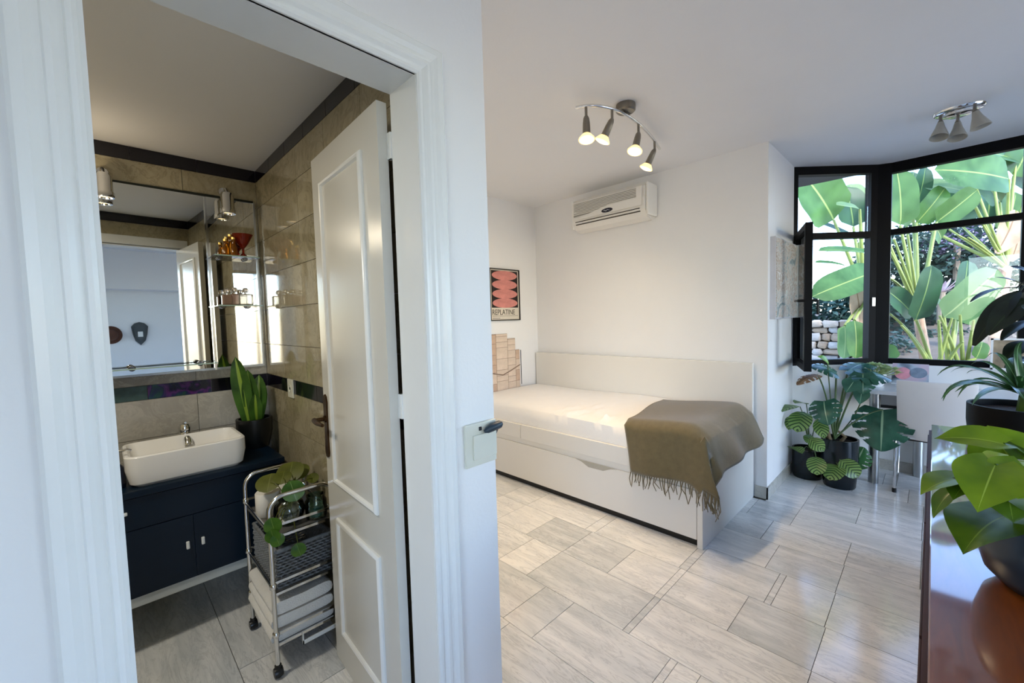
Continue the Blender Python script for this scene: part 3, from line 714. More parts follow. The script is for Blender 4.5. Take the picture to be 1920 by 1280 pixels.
for (u0, v0), (u1, v1) in (((1764, 222), (1761, 255)), ((1796, 222), (1795, 256)), ((1828, 200), (1838, 235))):
    a = onz(u0, v0-6, ZC-.03); j = a+Vector((0, 0, -.035)); end = atd(u1, v1, (a-CAM).dot(FF)-.01); ax = (end-j).normalized()
    mb = MB(); mb.tube([a, j], .008, 8); mb.lathe([(0, 0), (.012, .002), (.016, .03), (.017, .05)], j, ax, 12); sa = mb.build('shade_arm', NICKEL, c2, smooth=40)
    L = (end-j).length
    mb = MB(); mb.lathe([(.015, .012), (.022, L*.45), (.034, L*.8), (.044, L+.01), (.041, L+.01), (.032, L*.8), (.02, L*.45), (.012, .02)], j, ax, 20); mb.build('shade', FROST, sa, smooth=50)
# ================================================================ DESK CORNER
WHITE = mat('white_lacquer', (.84, .84, .85), rough=.2, vary=.01)
dk = thing('desk', (4.36, -.35, 0), 'white desk on thick steel tube legs under the window', 'desk')
mb = MB(); mb.prism([(4.13, .42, .705), (4.13, -1.15, .705), (4.605, -1.15, .705), (4.605, .285, .705), (4.47, .42, .705)], (0, 0, .028)); mb.build('desktop', WHITE, dk)
for x, y in ((4.21, .305), (4.575, .062), (4.21, -1.05), (4.54, -1.05)):
    MB().lathe([(0, 0), (.032, 0), (.032, .705), (0, .705)], (x, y, 0), n=20).build('leg', STEEL, dk, smooth=40)
MB().box(4.20, 4.56, -.02, .27, .615, .70, .003).build('drawer_box', mat('desk_drawer_grey', '#8a8c8e', rough=.35, metal=.3), dk)
MB().box(4.195, 4.56, -.02, .27, .595, .615).build('drawer_rail', BLACK, dk)
MB().box(4.185, 4.20, .10, .15, .63, .675, .003).build('drawer_catch', BLACK, dk)
ch = thing('desk_chair', (4.20, .0, 0), 'white shell chair with a chrome sled frame at the desk', 'chair')
CHW = mat('white_plastic_chair', (.74, .72, .71), rough=.4, vary=.02)
# backrest: gently curved slab whose rear faces the room
mb = MB(); P = []; Q = []
yc, hw = -.02, .195
for i in range(13):
    t = i/12; z = .415+.425*t; xx = 4.045-.055*t-.02*t*t
    P.append([(xx+.030*((q/8)**2), yc+hw*(q/8)*(1-.04*(1-t)), z) for q in range(-8, 9)])
mb.grid(P); bk = mb.build('backrest', CHW, ch, smooth=60)
so = bk.modifiers.new('thickness', 'SOLIDIFY'); so.thickness = .012; so.offset = 0
bv = bk.modifiers.new('soft', 'BEVEL'); bv.width = .004; bv.segments = 2
mb = MB(); P = []
for i in range(11):
    t = i/10; x = 4.045+.42*t
    P.append([(x, yc+hw*(q/8), .425+.012*(q/8)**2+.012*sin(pi*t)*0+(-.01 if t > .9 else 0)) for q in range(-8, 9)])
mb.grid(P); st = mb.build('seat', CHW, ch, smooth=60); so = st.modifiers.new('thickness', 'SOLIDIFY'); so.thickness = .014; so.offset = -1
for y in (.178, -.215):
    mb = MB(); pts = [(4.10, y-.01, .405), (4.085, y, .38), (4.075, y, .03), (4.085, y, .012), (4.13, y, .010), (4.46, y, .010), (4.50, y, .012), (4.515, y, .03), (4.42, y-.01, .39), (4.40, y-.01, .405), (4.10, y-.01, .405)]
    mb.tube(pts, .0085, 10); sf = mb.build('sled_frame', CHROME, ch, smooth=50)
    MB().lathe([(0, .0), (.013, .0), (.013, .03), (0, .03)], (4.077, y, 0), n=12).build('foot_cap', BLACK, sf)
mb = MB(); mb.tube([(4.12, .168, .395), (4.12, -.205, .395)], .008, 8); mb.build('cross_bar', BLACK, ch); 
mb = MB(); mb.tube([(4.38, .168, .345), (4.40, -.225, .345)], .008, 8); mb.build('cross_bar', BLACK, ch)
# succulent in a white bowl
sb = thing('succulent_bowl', (4.38, .325, .733), 'pale green succulent in a round white bowl on the desk corner', 'plant')
SUC = leaf_mat('succulent_leaf', '#8fa86a', '#d8dfa0', None, rough=.5, nscale=20, transl=.3)
bc = Vector((4.38, .325, .733))
mb = MB(); mb.lathe([(0, 0), (.055, 0), (.075, .04), (.080, .10), (.074, .10), (.068, .045), (0, .03)], bc, n=24); mb.build('bowl', WHITE, sb, smooth=50)
mb = MB(); mb.lathe([(0, .09), (.075, .088)], bc, n=16); mb.build('soil', mat('pale_gravel', '#b9ad9c', vary=.4, scale=80, rough=.9), sb)
rn = random.Random(4)
for k in range(30):
    a = rn.uniform(0, 2*pi); r = .115*sqrt(rn.random()); c0 = bc+Vector((r*cos(a), r*sin(a)*1.25, .105+.03*rn.random()+.05*(1-r/.115)))
    mb = MB()
    for q in range(11):
        b = q*2.4; rr = .020+.026*(q/11); up = .028-.022*q/11
        mb.leaf(c0, c0+Vector((rr*cos(b), rr*sin(b), up)), .022, (cos(b)*-.5, sin(b)*-.5, 1), 'ovate', .1, .3, 3, 1)
    mb.tube([bc+Vector((r*.5*cos(a), r*.5*sin(a), .085)), c0], .004, 5); mb.build('rosette', SUC, sb, smooth=60)
# magazine propped on the desk
bo = thing('magazine', (4.42, .02, .733), 'magazine with a pink and grey cover lying tilted on the desk', 'book')
A = onx(1671, 717, 4.37); B_ = onx(1741, 722, 4.37); B_.z = A.z = max(A.z, .738); up = onx(1683, 681, 4.50)-A; up.y = 0
mb = MB(); mb.prism([A, B_, B_+up, A+up], Vector((.065, 0, -.20)).normalized()*.010); mb.build('pages', mat('paper_edge', '#d9dde2', rough=.7), bo)
m_, nt_, b_ = new_mat('magazine_cover'); tc_ = N(nt_, 'TexCoord'); n_ = N(nt_, 'TexNoise', i_Scale=7.0, i_Detail=2.0); nt_.links.new(tc_.outputs['Object'], n_.inputs['Vector'])
r_ = ramp(nt_, n_.outputs['Fac'], [(.33, lin('#2c3440')), (.43, lin('#7d8794')), (.5, lin('#aeb9c6')), (.6, lin('#cdb8c4'))]); nt_.links.new(r_.outputs[0], b_.inputs['Base Color']); b_.inputs['Roughness'].default_value = .3
n3 = up.cross(B_-A).normalized(); n3 = n3 if n3.z > 0 else -n3
mb = MB(); mb.prism([A, B_, B_+up, A+up], n3*.0015); mb.build('cover', m_, bo)
mb = MB(); c = A.lerp(B_, .3)+up*.5; e1 = (B_-A).normalized(); e2 = up.normalized(); mb.prism([c+e1*(.048*cos(a))+e2*(.058*sin(a))+n3*.0016 for a in [2*pi*k/20 for k in range(20)]], n3*.0008); mb.build('cover_print', mat('print_rose', '#e39aa6', rough=.4, vary=.2, scale=20), bo)
mb = MB(); c = A.lerp(B_, .72)+up*.55; mb.prism([c+e1*(.05*cos(a))+e2*(.05*sin(a))+n3*.0016 for a in [2*pi*k/20 for k in range(20)]], n3*.0008); mb.build('cover_print', mat('print_slate', '#7e8c9c', rough=.4, vary=.25, scale=20), bo)
bs = MB(); bs.prism([(4.44, A.y-.02, .733), (4.44, B_.y+.02, .733), (4.55, B_.y+.02, .733), (4.55, A.y-.02, .733)], (0, 0, .010)); bs.prism([(4.535, A.y-.02, .743), (4.535, B_.y+.02, .743), (4.545, B_.y+.02, .743), (4.545, A.y-.02, .743)], (0, 0, up.z*.75)); bs.build('book_rest', WHITE, bo)
# made-up white frame standing in for a reflection in the pane
fp = thing('reflection_frame', (4.55, -.37, .733), 'small white frame standing in for a reflection at the right end of the window', 'picture')
a = onx(1856, 692, 4.56); b = onx(1856, 634, 4.56)
mb = MB().box(4.55, 4.565, -.60, a.y, a.z-.0, a.z+.012).box(4.55, 4.565, -.60, a.y, b.z-.012, b.z).box(4.55, 4.565, a.y-.012, a.y, a.z, b.z).box(4.55, 4.565, -.60, -.588, a.z, b.z)
mb.build('frame', WHITE, fp); MB().box(4.554, 4.562, -.59, a.y-.01, a.z+.01, b.z-.01).build('photo', mat('reflection_brown', '#8f7f68', vary=.6, scale=12, rough=.4), fp)
MB().box(4.553, 4.562, -.52, -.48, .733, a.z+.01).build('easel_leg', WHITE, fp)
# ================================================================ POTTED PLANTS INDOORS
MON = leaf_mat('monstera_leaf', '#1d3f30', '#3f6e58', '#8fae8c', rough=.25, nscale=8, transl=.15, ribw=.018)
MONS = mat('monstera_stem', '#4d6238', rough=.5, vary=.15)
CAL = leaf_mat('calathea_leaf', '#5a7a38', '#86a45c', '#1f3c1a', rough=.35, nscale=9, transl=.15, veins=7)
BROWNL = leaf_mat('withered_leaf', '#6b4a30', '#8f7050', '#5a4028', rough=.7, nscale=12, transl=.2)
FRESH = leaf_mat('fresh_leaf', '#5f9a2c', '#9fcf45', '#c8e080', rough=.3, nscale=8, transl=.4)
def pot(parent, c, r, h, taper=.86, name='pot', m=None, rim=.012):
    mb = MB(); mb.lathe([(0, 0), (r*taper*.96, 0), (r*taper, .008), (r, h*.55), (r, h), (r-rim, h), (r-rim, h-.03), (0, h-.03)], c, n=32)
    o = mb.build(name, m or POT, parent, smooth=40)
    MB().lathe([(0, h-.022), (r-rim-.001, h-.028)], c, n=24).build('soil', SOIL, parent)
    return o
def leafobj(parent, name, m, B, T, w, N_, kind, arch=.1, fold=.15, n=10, mm=3, wave=0, ph=0, stem=None, srad=.003, smat=None):
    mb = MB(); mb.leaf(B, T, w, N_, kind, arch, fold, n, mm, wave, 0, ph); o = mb.build(name, m, parent, smooth=80)
    if stem is not None:
        mb = MB(); mb.tube(stem, [srad*1.2, srad, srad, srad*.7] if len(stem) == 4 else srad, 6); mb.build('petiole', smat or MONS, parent, smooth=60)
    return o
# monstera
pc = onz(1580, 912); pc = Vector((3.97, .485, 0))
mo = thing('monstera_plant', pc, 'monstera with large split leaves in a dark pot, the right of two floor pots', 'plant')
pot(mo, pc, .117, .37, .86)
D = (pc-CAM).dot(FF)
crown = pc+Vector((-.02, .03, .36))
def pt(u, v, d=0): return atd(u, v, D+d)
mleaves = [  # base, tip, width, normal, depth offsets
    ((1655, 768), (1652, 838), .34, (-.86, -.05, .5), -.10, -.20),
    ((1545, 752), (1552, 790), .20, (-.6, .2, .8), -.08, -.16),
    ((1595, 706), (1672, 712), .22, (-.35, -.2, .9), -.02, -.10),
    ((1568, 700), (1530, 690), .19, (-.4, .2, .9), .0, .05),
    ((1590, 695), (1640, 684), .20, (-.45, .1, .9), .08, .12),
    ((1618, 700), (1618, 738), .17, (-.9, -.1, .4), -.06, -.10),
]
for (b, t, w, nn, d1_, d2_) in mleaves:
    B, T = pt(*b, d1_), pt(*t, d2_)
    ml = crown.lerp(B, .5)+Vector((0, 0, .08))
    L = (T-B).length
    T = B+(T-B).normalized()*max(L, w*.95)
    leafobj(mo, 'leaf', MON, B, T, w, nn, 'monstera', .12, .14, 48, 10, stem=bez(crown, ml, B, 6), srad=.0065)
# the big right leaf hangs with its face to the room
leafobj(mo, 'leaf', BROWNL, pt(1532, 702, -.02), pt(1494, 722, -.06), .11, (-.7, .3, .5), 'monstera', .1, .25, 20, 6, stem=bez(crown, pt(1548, 720, 0), pt(1532, 702, -.02), 6), srad=.005)
leafobj(mo, 'leaf', FRESH, pt(1552, 682, .0), pt(1532, 668, -.03), .07, (-.6, -.2, .7), 'heart', .1, .2, 8, 3, stem=bez(crown, pt(1556, 740, 0), pt(1552, 682, .0), 6), srad=.004)
leafobj(mo, 'leaf', MON, pt(1600, 716, -.08), pt(1586, 736, -.10), .11, (-.9, -.1, .3), 'heart', .05, .2, 10, 3)
leafobj(mo, 'leaf', MON, pt(1616, 730, -.08), pt(1612, 758, -.1), .09, (-.9, -.2, .3), 'heart', .05, .25, 10, 3, stem=bez(crown, pt(1620, 770, 0), pt(1616, 730, -.08), 6), srad=.004)
leafobj(mo, 'leaf', leaf_mat('monstera_young_leaf', '#2d5a30', '#447a44', '#9fb890', rough=.3, transl=.25), pt(1602, 870, -.04), pt(1620, 838, -.06), .17, (-.85, -.3, .4), 'monstera', .08, .15, 40, 10, stem=bez(crown+Vector((.04, -.06, -.02)), pt(1598, 860, 0), pt(1602, 870, -.04), 5), srad=.004)
mb = MB(); mb.tube([crown+Vector((-.02, .02, -.03)), crown+Vector((-.03, .04, .05)), crown+Vector((-.02, .06, .11))], [.016, .017, .010], 8); mb.tube([crown+Vector((.02, -.03, -.03)), crown+Vector((.04, -.06, .02)), crown+Vector((.02, -.02, .06))], [.014, .013, .008], 8); mb.build('stem', mat('monstera_trunk', '#6a5a40', rough=.8, vary=.3), mo, smooth=60)
# calathea
cc_ = Vector((4.03, .698, 0))
ca = thing('calathea_plant', cc_, 'calathea with striped pale green leaves in a dark pot, the left of two floor pots', 'plant')
pot(ca, cc_, .106, .235, .94)
D2 = (cc_-CAM).dot(FF); cr2 = cc_+Vector((-.02, -.02, .22))
def pt2(u, v, d=0): return atd(u, v, D2+d)
for (b, t, w, nn, da_, db_) in [
    ((1500, 762), (1466, 772), .12, (-.6, .3, .75), -.10, -.16), ((1508, 772), (1494, 810), .155, (-.85, .0, .5), -.14, -.22),
    ((1500, 778), (1478, 806), .12, (-.8, .3, .5), -.08, -.12), ((1533, 785), (1545, 822), .10, (-.85, -.2, .5), -.2, -.28),
    ((1504, 850), (1480, 838), .105, (-.6, .3, .75), -.16, -.24), ((1516, 822), (1544, 845), .11, (-.75, -.1, .65), -.22, -.30),
    ((1530, 856), (1532, 884), .125, (-.9, -.1, .4), -.26, -.32), ((1572, 872), (1556, 898), .14, (-.9, .1, .4), -.30, -.36), ((1575, 862), (1592, 878), .13, (-.8, -.3, .5), -.30, -.34),
    ((1512, 758), (1490, 756), .11, (-.5, .2, .85), .02, -.02), ((1520, 815), (1512, 830), .07, (-.9, 0, .4), -.12, -.16)]:
    B, T = pt2(*b, da_), pt2(*t, db_); L = (T-B).length; T = B+(T-B).normalized()*max(L, w*1.15)
    mid_ = cr2.lerp(B, .55)+Vector((0, 0, .09))
    leafobj(ca, 'leaf', CAL, B, T, w, nn, 'round' if w > .12 else 'ovate', .10, .12, 12, 4, wave=.012, ph=b[0], stem=bez(cr2, mid_, B, 5), srad=.0032)

# ---------------------------------------------------------------- cabinet on the right
CABW = wood('cabinet_top_wood', '#5c2a08', '#7c3d0c', rough=.35, axis=(1.2, 9, 9), coat=1.0, coat_ior=1.75)
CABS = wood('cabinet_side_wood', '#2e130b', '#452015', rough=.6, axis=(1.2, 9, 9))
cb_ = thing('wooden_cabinet', (1.75, -.27, 0), 'glossy red-brown wooden cabinet along the right, plants on top', 'cabinet')
MB().box(.48, 2.99, -.550, -.0045, .722, .75, .0025, 2).build('top', CABW, cb_)
MB().box(.49, 2.98, -.54, .004, .07, .722).build('carcass', CABS, cb_)
MB().box(.53, 2.94, -.50, -.03, 0, .07).build('plinth_or_shade_strip', CABS, cb_)
for a, b in ((.50, 1.11), (1.12, 1.73), (1.74, 2.35), (2.36, 2.97)): MB().box(a, b, .004, .008, .08, .70, .001).build('door_panel', CABS, cb_)
# pothos in front
POTH = leaf_mat('pothos_leaf', '#506f0e', '#7a961a', '#9fb848', rough=.35, nscale=14, transl=.35, ribw=.012)
POTHD = leaf_mat('pothos_leaf_dark', '#2f4d0c', '#4f6c16', '#6f8a30', rough=.35, nscale=14, transl=.3, ribw=.012)
ppc = Vector((1.374, -.198, .75))
ph = thing('pothos_plant', ppc, 'lime green heart-leaved pothos in a round dark pot at the near end of the cabinet', 'plant')
mb = MB(); mb.lathe([(0, 0), (.082, 0), (.110, .03), (.126, .09), (.124, .156), (.110, .198), (.102, .198), (.102, .168), (0, .14)], ppc, n=36); mb.build('pot', mat('blue_black_pot', '#1a2630', rough=.3, vary=.2), ph, smooth=50)
MB().lathe([(0, .176), (.101, .172)], ppc, n=20).build('soil', SOIL, ph)
D3 = (ppc-CAM).dot(FF); cr3 = ppc+Vector((0, .0, .18))
def pt3(u, v, d=0): return atd(u, v, D3+d)
POTHY = leaf_mat('pothos_young_leaf', '#96b040', '#b4c860', '#c4d488', rough=.3, transl=.4)
for (b, t, w, nn, da_, db_, mm) in [
    ((1882, 832), (1752, 822), .080, (-.4, .15, .9), -.02, .04, POTH), ((1900, 874), (1852, 797), .125, (-.8, -.1, .6), .0, .05, POTH), ((1897, 862), (1842, 882), .055, (-.8, .3, .5), -.05, -.07, POTHY),
    ((1866, 872), (1832, 960), .100, (-.9, .1, .4), -.08, -.13, POTH), ((1818, 896), (1726, 927), .072, (-.4, .4, .8), -.04, -.06, POTH), ((1792, 916), (1750, 971), .040, (-.5, .6, .6), -.03, -.03, POTHD),
    ((1822, 903), (1787, 937), .052, (-.6, .4, .7), -.06, -.08, POTHD), ((1897, 966), (1805, 1038), .130, (-.6, .35, .7), -.05, -.12, POTHD), ((1884, 905), (1900, 980), .095, (-.9, 0, .4), -.06, -.10, POTHD),
    ((1925, 880), (1908, 935), .10, (-.9, 0, .4), -.09, -.12, POTH), ((1935, 835), (1912, 872), .085, (-.8, .1, .5), .0, -.02, POTHD), ((1915, 850), (1890, 820), .07, (-.7, .1, .7), .08, .1, POTHD),
    ((1940, 870), (1995, 830), .11, (-.6, -.1, .8), 0, 0, POTH), ((1945, 930), (2000, 965), .11, (-.6, -.3, .7), -.06, -.1, POTH), ((1950, 900), (1975, 985), .11, (-.8, 0, .5), -.1, -.12, POTHD), ((1955, 880), (1960, 815), .11, (-.8, 0, .6), .1, .1, POTHD)]:
    B, T = pt3(*b, da_), pt3(*t, db_); w *= D3/.98
    leafobj(ph, 'leaf', mm, B, T, w, nn, 'heart', .08, .2, 12, 4, wave=.015, ph=b[1], stem=bez(cr3, cr3.lerp(B, .6)+Vector((0, 0, .05)), B, 5), srad=.003, smat=POTHD)
# arching strap-leaved plant farther back
spc = Vector((2.79, -.278, .75))
sp = thing('spider_plant', spc, 'strap-leaved arching plant in a black cylinder pot at the far end of the cabinet', 'plant')
pot(sp, spc, .165, .165, .95, m=mat('black_pot', '#050607', rough=.5, spec=.15, vary=.2))
STRAP = leaf_mat('strap_leaf', '#1f3a1c', '#3f6a3a', '#6f9a64', rough=.3, nscale=10, transl=.2, ribw=.06)
D4 = (spc-CAM).dot(FF); cr4 = spc+Vector((0, 0, .17))
def pt4(u, v, d=0): return atd(u, v, D4+d)
crp = pt4(1868, 738)
for (m1, t1, w, dd_) in [((1800, 668), (1757, 704), .022, .05), ((1820, 680), (1782, 698), .022, .1), ((1800, 700), (1765, 748), .026, -.03), ((1780, 705), (1768, 752), .026, -.06), ((1830, 692), (1795, 745), .02, 0),
                          ((1850, 670), (1820, 684), .02, .1), ((1875, 650), (1850, 670), .02, .1), ((1905, 690), (1950, 730), .03, -.05), ((1900, 668), (1935, 690), .028, .05), ((1915, 705), (1970, 745), .03, -.1), ((1880, 690), (1900, 670), .03, .1),
                          ((1838, 712), (1790, 735), .03, .04), ((1890, 720), (1930, 760), .03, -.14), ((1850, 725), (1822, 760), .028, -.14), ((1895, 655), (1920, 640), .022, .0), ((1840, 690), (1812, 700), .028, .14), ((1920, 720), (1990, 720), .03, 0)]:
    b0 = cr4+Vector((0, 0, -.02)); top = pt4(1868, 728, dd_*.3)
    pts = [b0]+bez(cr4+Vector((0, 0, .04)), pt4(m1[0], m1[1]-14, dd_), pt4(*t1, dd_*1.6), 10)
    mb = MB(); mb.ribbon(pts, w*1.2, (-.3, -.1, 1), .35); mb.build('leaf', STRAP, sp, smooth=80)
mb = MB(); mb.tube([cr4+Vector((0, 0, -.03)), cr4+Vector((0, 0, .05))], [.02, .012], 8); mb.build('stem', POTHD, sp)
# tall dark-leaved plant standing beyond the cabinet
tc0 = atd(1985, 700, 2.35); tc0.z = 0
tp = thing('rubber_plant', tc0, 'tall dark-leaved plant at the right edge in front of the window', 'plant')
pot(tp, tc0, .15, .30, .82)
DKL = leaf_mat('dark_glossy_leaf', '#0c120c', '#18220f', '#26331c', rough=.35, nscale=10, transl=.08, ribw=.03)
D5 = (tc0-CAM).dot(FF)
def pt5(u, v, d=0): return atd(u, v, D5+d)
tk = [tc0+Vector((0, 0, .27)), pt5(1978, 800), pt5(1965, 680), pt5(1950, 600), pt5(1945, 520)]
mb = MB(); mb.tube(tk, [.016, .015, .013, .011, .008], 8); mb.build('trunk', mat('dark_bark', '#2a211a', rough=.8, vary=.3), tp, smooth=60)
for (b, t, w, nn, d_) in [((1905, 540), (1820, 566), .08, (-.2, .3, .9), .05), ((1912, 545), (1826, 648), .11, (-.8, .2, .4), -.05), ((1925, 560), (1852, 628), .13, (-.85, .1, .4), -.08),
                       ((1930, 545), (1868, 520), .07, (-.3, .2, .9), .1), ((1940, 600), (1878, 638), .09, (-.3, .2, .9), 0), ((1935, 640), (1886, 676), .11, (-.4, .1, .8), -.05), ((1940, 670), (1884, 690), .07, (-.3, .1, .9), .05),
                       ((1935, 520), (1895, 500), .09, (-.4, .1, .8), .05), ((1950, 520), (1930, 470), .09, (-.8, .1, .3), 0), ((1960, 560), (2020, 590), .11, (-.5, -.1, .8), 0), ((1955, 640), (2010, 690), .11, (-.5, -.1, .8), 0), ((1950, 600), (1915, 575), .12, (-.8, .1, .5), -.1), ((1946, 690), (1905, 730), .10, (-.7, .1, .6), -.1), ((1930, 590), (1925, 545), .09, (-.9, .2, .3), -.06)]:
    B, T = pt5(*b, d_), pt5(*t, d_*1.5)
    near = min(tk[1:], key=lambda q: (q-B).length)
    leafobj(tp, 'leaf', DKL, B, T, w, nn, 'lance', .10, .2, 12, 3, stem=[near, near.lerp(B, .5)+Vector((0, 0, .02)), B], srad=.004, smat=DKL)
# ================================================================ BATHROOM
NAVY = mat('navy_lacquer', '#041728', rough=.35, spec=.3, vary=.06)
NAVYD = mat('navy_carcass', '#0b1826', rough=.6)
CER = mat('white_ceramic', (.80, .79, .76), rough=.08, vary=.01)
va = thing('vanity_unit', (.05, 2.48, 0), 'dark navy bathroom vanity unit with a pale base strip', 'cabinet')
vx0, vx1, vy, vyb = -.62, .60, 2.25, 2.698
MB().box(vx0, vx1, vy+.02, vyb, .262, .675).build('carcass', NAVYD, va)
MB().box(vx0-.01, vx1+.01, vy-.012, vyb, .675, .703, .003).build('worktop', NAVY, va)
MB().box(vx0, vx1, vy+.006, vyb, .222, .262).build('base_strip', mat('base_strip_grey', '#b4bab8', rough=.35), va)
for x in (vx0+.03, -.02, vx1-.03): MB().lathe([(0, 0), (.018, 0), (.022, .02), (.018, .222), (0, .222)], (x, vy+.08, 0), n=14).build('leg', STEEL, va)
fronts = []
for a, b in ((vx0+.004, -.022), (-.018, vx1-.004)): 
    fronts.append((a, b, .543, .671, MB().box(a, b, vy, vy+.02, .543, .671, .001).build('drawer', NAVY, va)))
for a, b in ((vx0+.004, -.1785), (-.1775, .2395), (.2405, vx1-.004)):
    fronts.append((a, b, .264, .540, MB().box(a, b, vy, vy+.02, .264, .540, .001).build('door', NAVY, va)))
PALEK = mat('pale_knob', '#dfe3e2', rough=.3)
for x, z in ((.215, .415), (.268, .415), (.022, .617)):
    own = next(f[4] for f in fronts if f[0] <= x <= f[1] and f[2] < z < f[3])
    if z > .5: MB().box(x-.012, x+.012, vy-.014, vy, z-.006, z+.006, .003).build('knob', PALEK, own)
    else: MB().box(x-.006, x+.006, vy-.014, vy, z-.016, z+.016, .003).build('knob', PALEK, own)
# basin
bx0, bx1, by0, by1, bz0, bz1 = .036, .462, 2.262, 2.575, .703, .832
mb = MB()
def rr_ring(x0, x1, y0, y1, r, z, k=6):
    pts = []
    for cx, cy, a0 in ((x1-r, y1-r, 0), (x0+r, y1-r, pi/2), (x0+r, y0+r, pi), (x1-r, y0+r, 3*pi/2)):
        for i in range(k+1): a = a0+pi/2*i/k; pts.append((cx+r*cos(a), cy+r*sin(a), z))
    return pts+[pts[0]]
R_ = [rr_ring(bx0+.03, bx1-.03, by0+.02, by1-.02, .03, bz0), rr_ring(bx0+.012, bx1-.012, by0+.008, by1-.008, .045, bz0+.012), rr_ring(bx0, bx1, by0, by1, .05, bz0+.07), rr_ring(bx0, bx1, by0, by1, .05, bz1-.005), rr_ring(bx0+.004, bx1-.004, by0+.004, by1-.004, .047, bz1),
      rr_ring(bx0+.014, bx1-.014, by0+.014, by1-.014, .04, bz1), rr_ring(bx0+.018, bx1-.018, by0+.018, by1-.018, .038, bz1-.006), rr_ring(bx0+.03, bx1-.03, by0+.03, by1-.03, .035, bz1-.06), rr_ring(bx0+.06, bx1-.06, by0+.06, by1-.06, .03, bz1-.098)]
mb.grid(R_); bmesh.ops.remove_doubles(mb.bm, verts=mb.bm.verts, dist=1e-5)
mb.bm.faces.new([mb.bm.verts.new(Vector(p)) for p in rr_ring(bx0+.06, bx1-.06, by0+.06, by1-.06, .03, bz1-.0981)[:-1]])
bmesh.ops.recalc_face_normals(mb.bm, faces=mb.bm.faces[:])
ba = mb.build('washbasin', CER, None, smooth=28); tag(ba, 'white rectangular washbasin sitting on the navy vanity', 'basin')
mb = MB(); mb.lathe([(0, bz1-.0975), (.02, bz1-.0975), (.022, bz1-.094), (0, bz1-.094)], ((bx0+bx1)/2, (by0+by1)/2, 0), n=16); mb.build('drain', CHROME, ba)
fa = thing('basin_tap', (.27, 2.635, .703), 'chrome single-lever tap behind the white washbasin', 'tap')
c = Vector((.272, 2.632, .703)); mb = MB(); mb.lathe([(0, 0), (.032, 0), (.030, .012), (.026, .02), (.025, .125), (.022, .13), (0, .13)], c, n=18); mb.tube([c+Vector((0, 0, .105)), c+Vector((0, -.05, .112)), c+Vector((0, -.09, .100)), c+Vector((0, -.096, .080))], [.020, .018, .017, .017], 12); mb.build('body', CHROME, fa, smooth=50)
mb = MB(); mb.lathe([(0, .131), (.024, .131), (.026, .15), (.019, .168), (0, .172)], c, n=16); mb.tube([c+Vector((0, 0, .155)), c+Vector((0, .01, .172)), c+Vector((0, -.05, .182))], [.008, .007, .005], 8); mb.build('lever', CHROME, fa, smooth=50)
so_ = thing('soap_dispenser', (.010, 2.34, .703), 'dark soap pump bottle with a chrome spout left of the washbasin', 'soap dispenser')
c = Vector((.010, 2.34, .703)); mb = MB(); mb.lathe([(0, 0), (.028, 0), (.030, .01), (.030, .08), (.018, .095), (.012, .10), (0, .10)], c, n=20); mb.build('bottle', mat('navy_glass', '#141c2e', rough=.1), so_, smooth=50)
mb = MB(); mb.lathe([(.013, .10), (.013, .115), (.005, .118), (.005, .145), (.011, .147), (.011, .157), (0, .157)], c, n=14); mb.tube([c+Vector((0, 0, .150)), c+Vector((.04, -.005, .152)), c+Vector((.052, -.006, .146))], .005, 8); mb.build('pump', CHROME, so_, smooth=50)
# snake plant at the back corner
sc_ = Vector((.562, 2.565, .703))
sn_ = thing('snake_plant', sc_, 'upright sword-leaved snake plant in a black pot beside the washbasin', 'plant')
pot(sn_, sc_, .085, .155, .8, m=mat('black_bath_pot', '#0c0f12', rough=.3, vary=.2))
SWD = leaf_mat('sword_leaf', '#24401a', '#4f7a2c', '#8fae3c', rough=.35, nscale=9, transl=.2, ribw=.10)
for (b, t, w, ar) in (((.535, 2.555, .83), (.487, 2.53, 1.195), .085, .03), ((.56, 2.56, .83), (.535, 2.52, 1.125), .075, .03), ((.575, 2.55, .83), (.592, 2.54, 1.09), .075, .04), ((.585, 2.58, .83), (.615, 2.60, 1.06), .07, .04), ((.55, 2.59, .83), (.545, 2.63, 1.10), .07, .02), ((.568, 2.54, .83), (.555, 2.48, 1.0), .06, .06)):
    leafobj(sn_, 'leaf', SWD, b, t, w, (-.3, -1, .15), 'sword', ar, .25, 12, 3)
# socket in the black band
so2 = thing('wall_socket', (.665, 2.273, .985), 'cream wall socket set in the black tile band beside the bathroom door', 'socket')
MB().box(.662, .6699, 2.235, 2.312, .985, 1.078, .002).build('plate', CREAM, so2)
mb = MB(); mb.lathe([(0, 0), (.020, 0), (.020, -.003), (.016, -.003), (.015, .0), (0, .0)], (.6625, 2.273, 1.032), (1, 0, 0), 18); mb.build('socket_well', CREAM, so2); MB().box(.660, .6625, 2.268, 2.278, 1.026, 1.038).build('contact', BLACK, so2)
# mirror
mi = thing('bathroom_mirror', (.1, 2.69, 1.135), 'large frameless mirror with a glass ledge over the vanity', 'mirror')
MYL = 2.657
MB().prism([(-.62, MYL, 1.135), (.424, 2.693, 1.135), (.424, 2.6995, 1.135), (-.62, 2.6995, 1.135)], (0, 0, .90)).build('main_glass', MIRROR, mi)
MB().box(.432, .648, 2.692, 2.6995, 1.135, 2.035).build('side_glass', MIRROR, mi)
MB().box(.423, .432, 2.680, 2.6995, 1.125, 2.03).build('strip', CHROME, mi)
MB().box(.648, .656, 2.684, 2.6995, 1.125, 2.04).build('strip', STEEL, mi)
MB().box(-.62, .648, 2.688, 2.6995, 2.035, 2.047).build('top_edge', mat('mirror_edge_dark', '#2a2f2a', rough=.3, metal=.5), mi)
MB().box(-.62, .648, 2.686, 2.6995, 1.124, 1.135).build('bottom_channel', STEEL, mi)
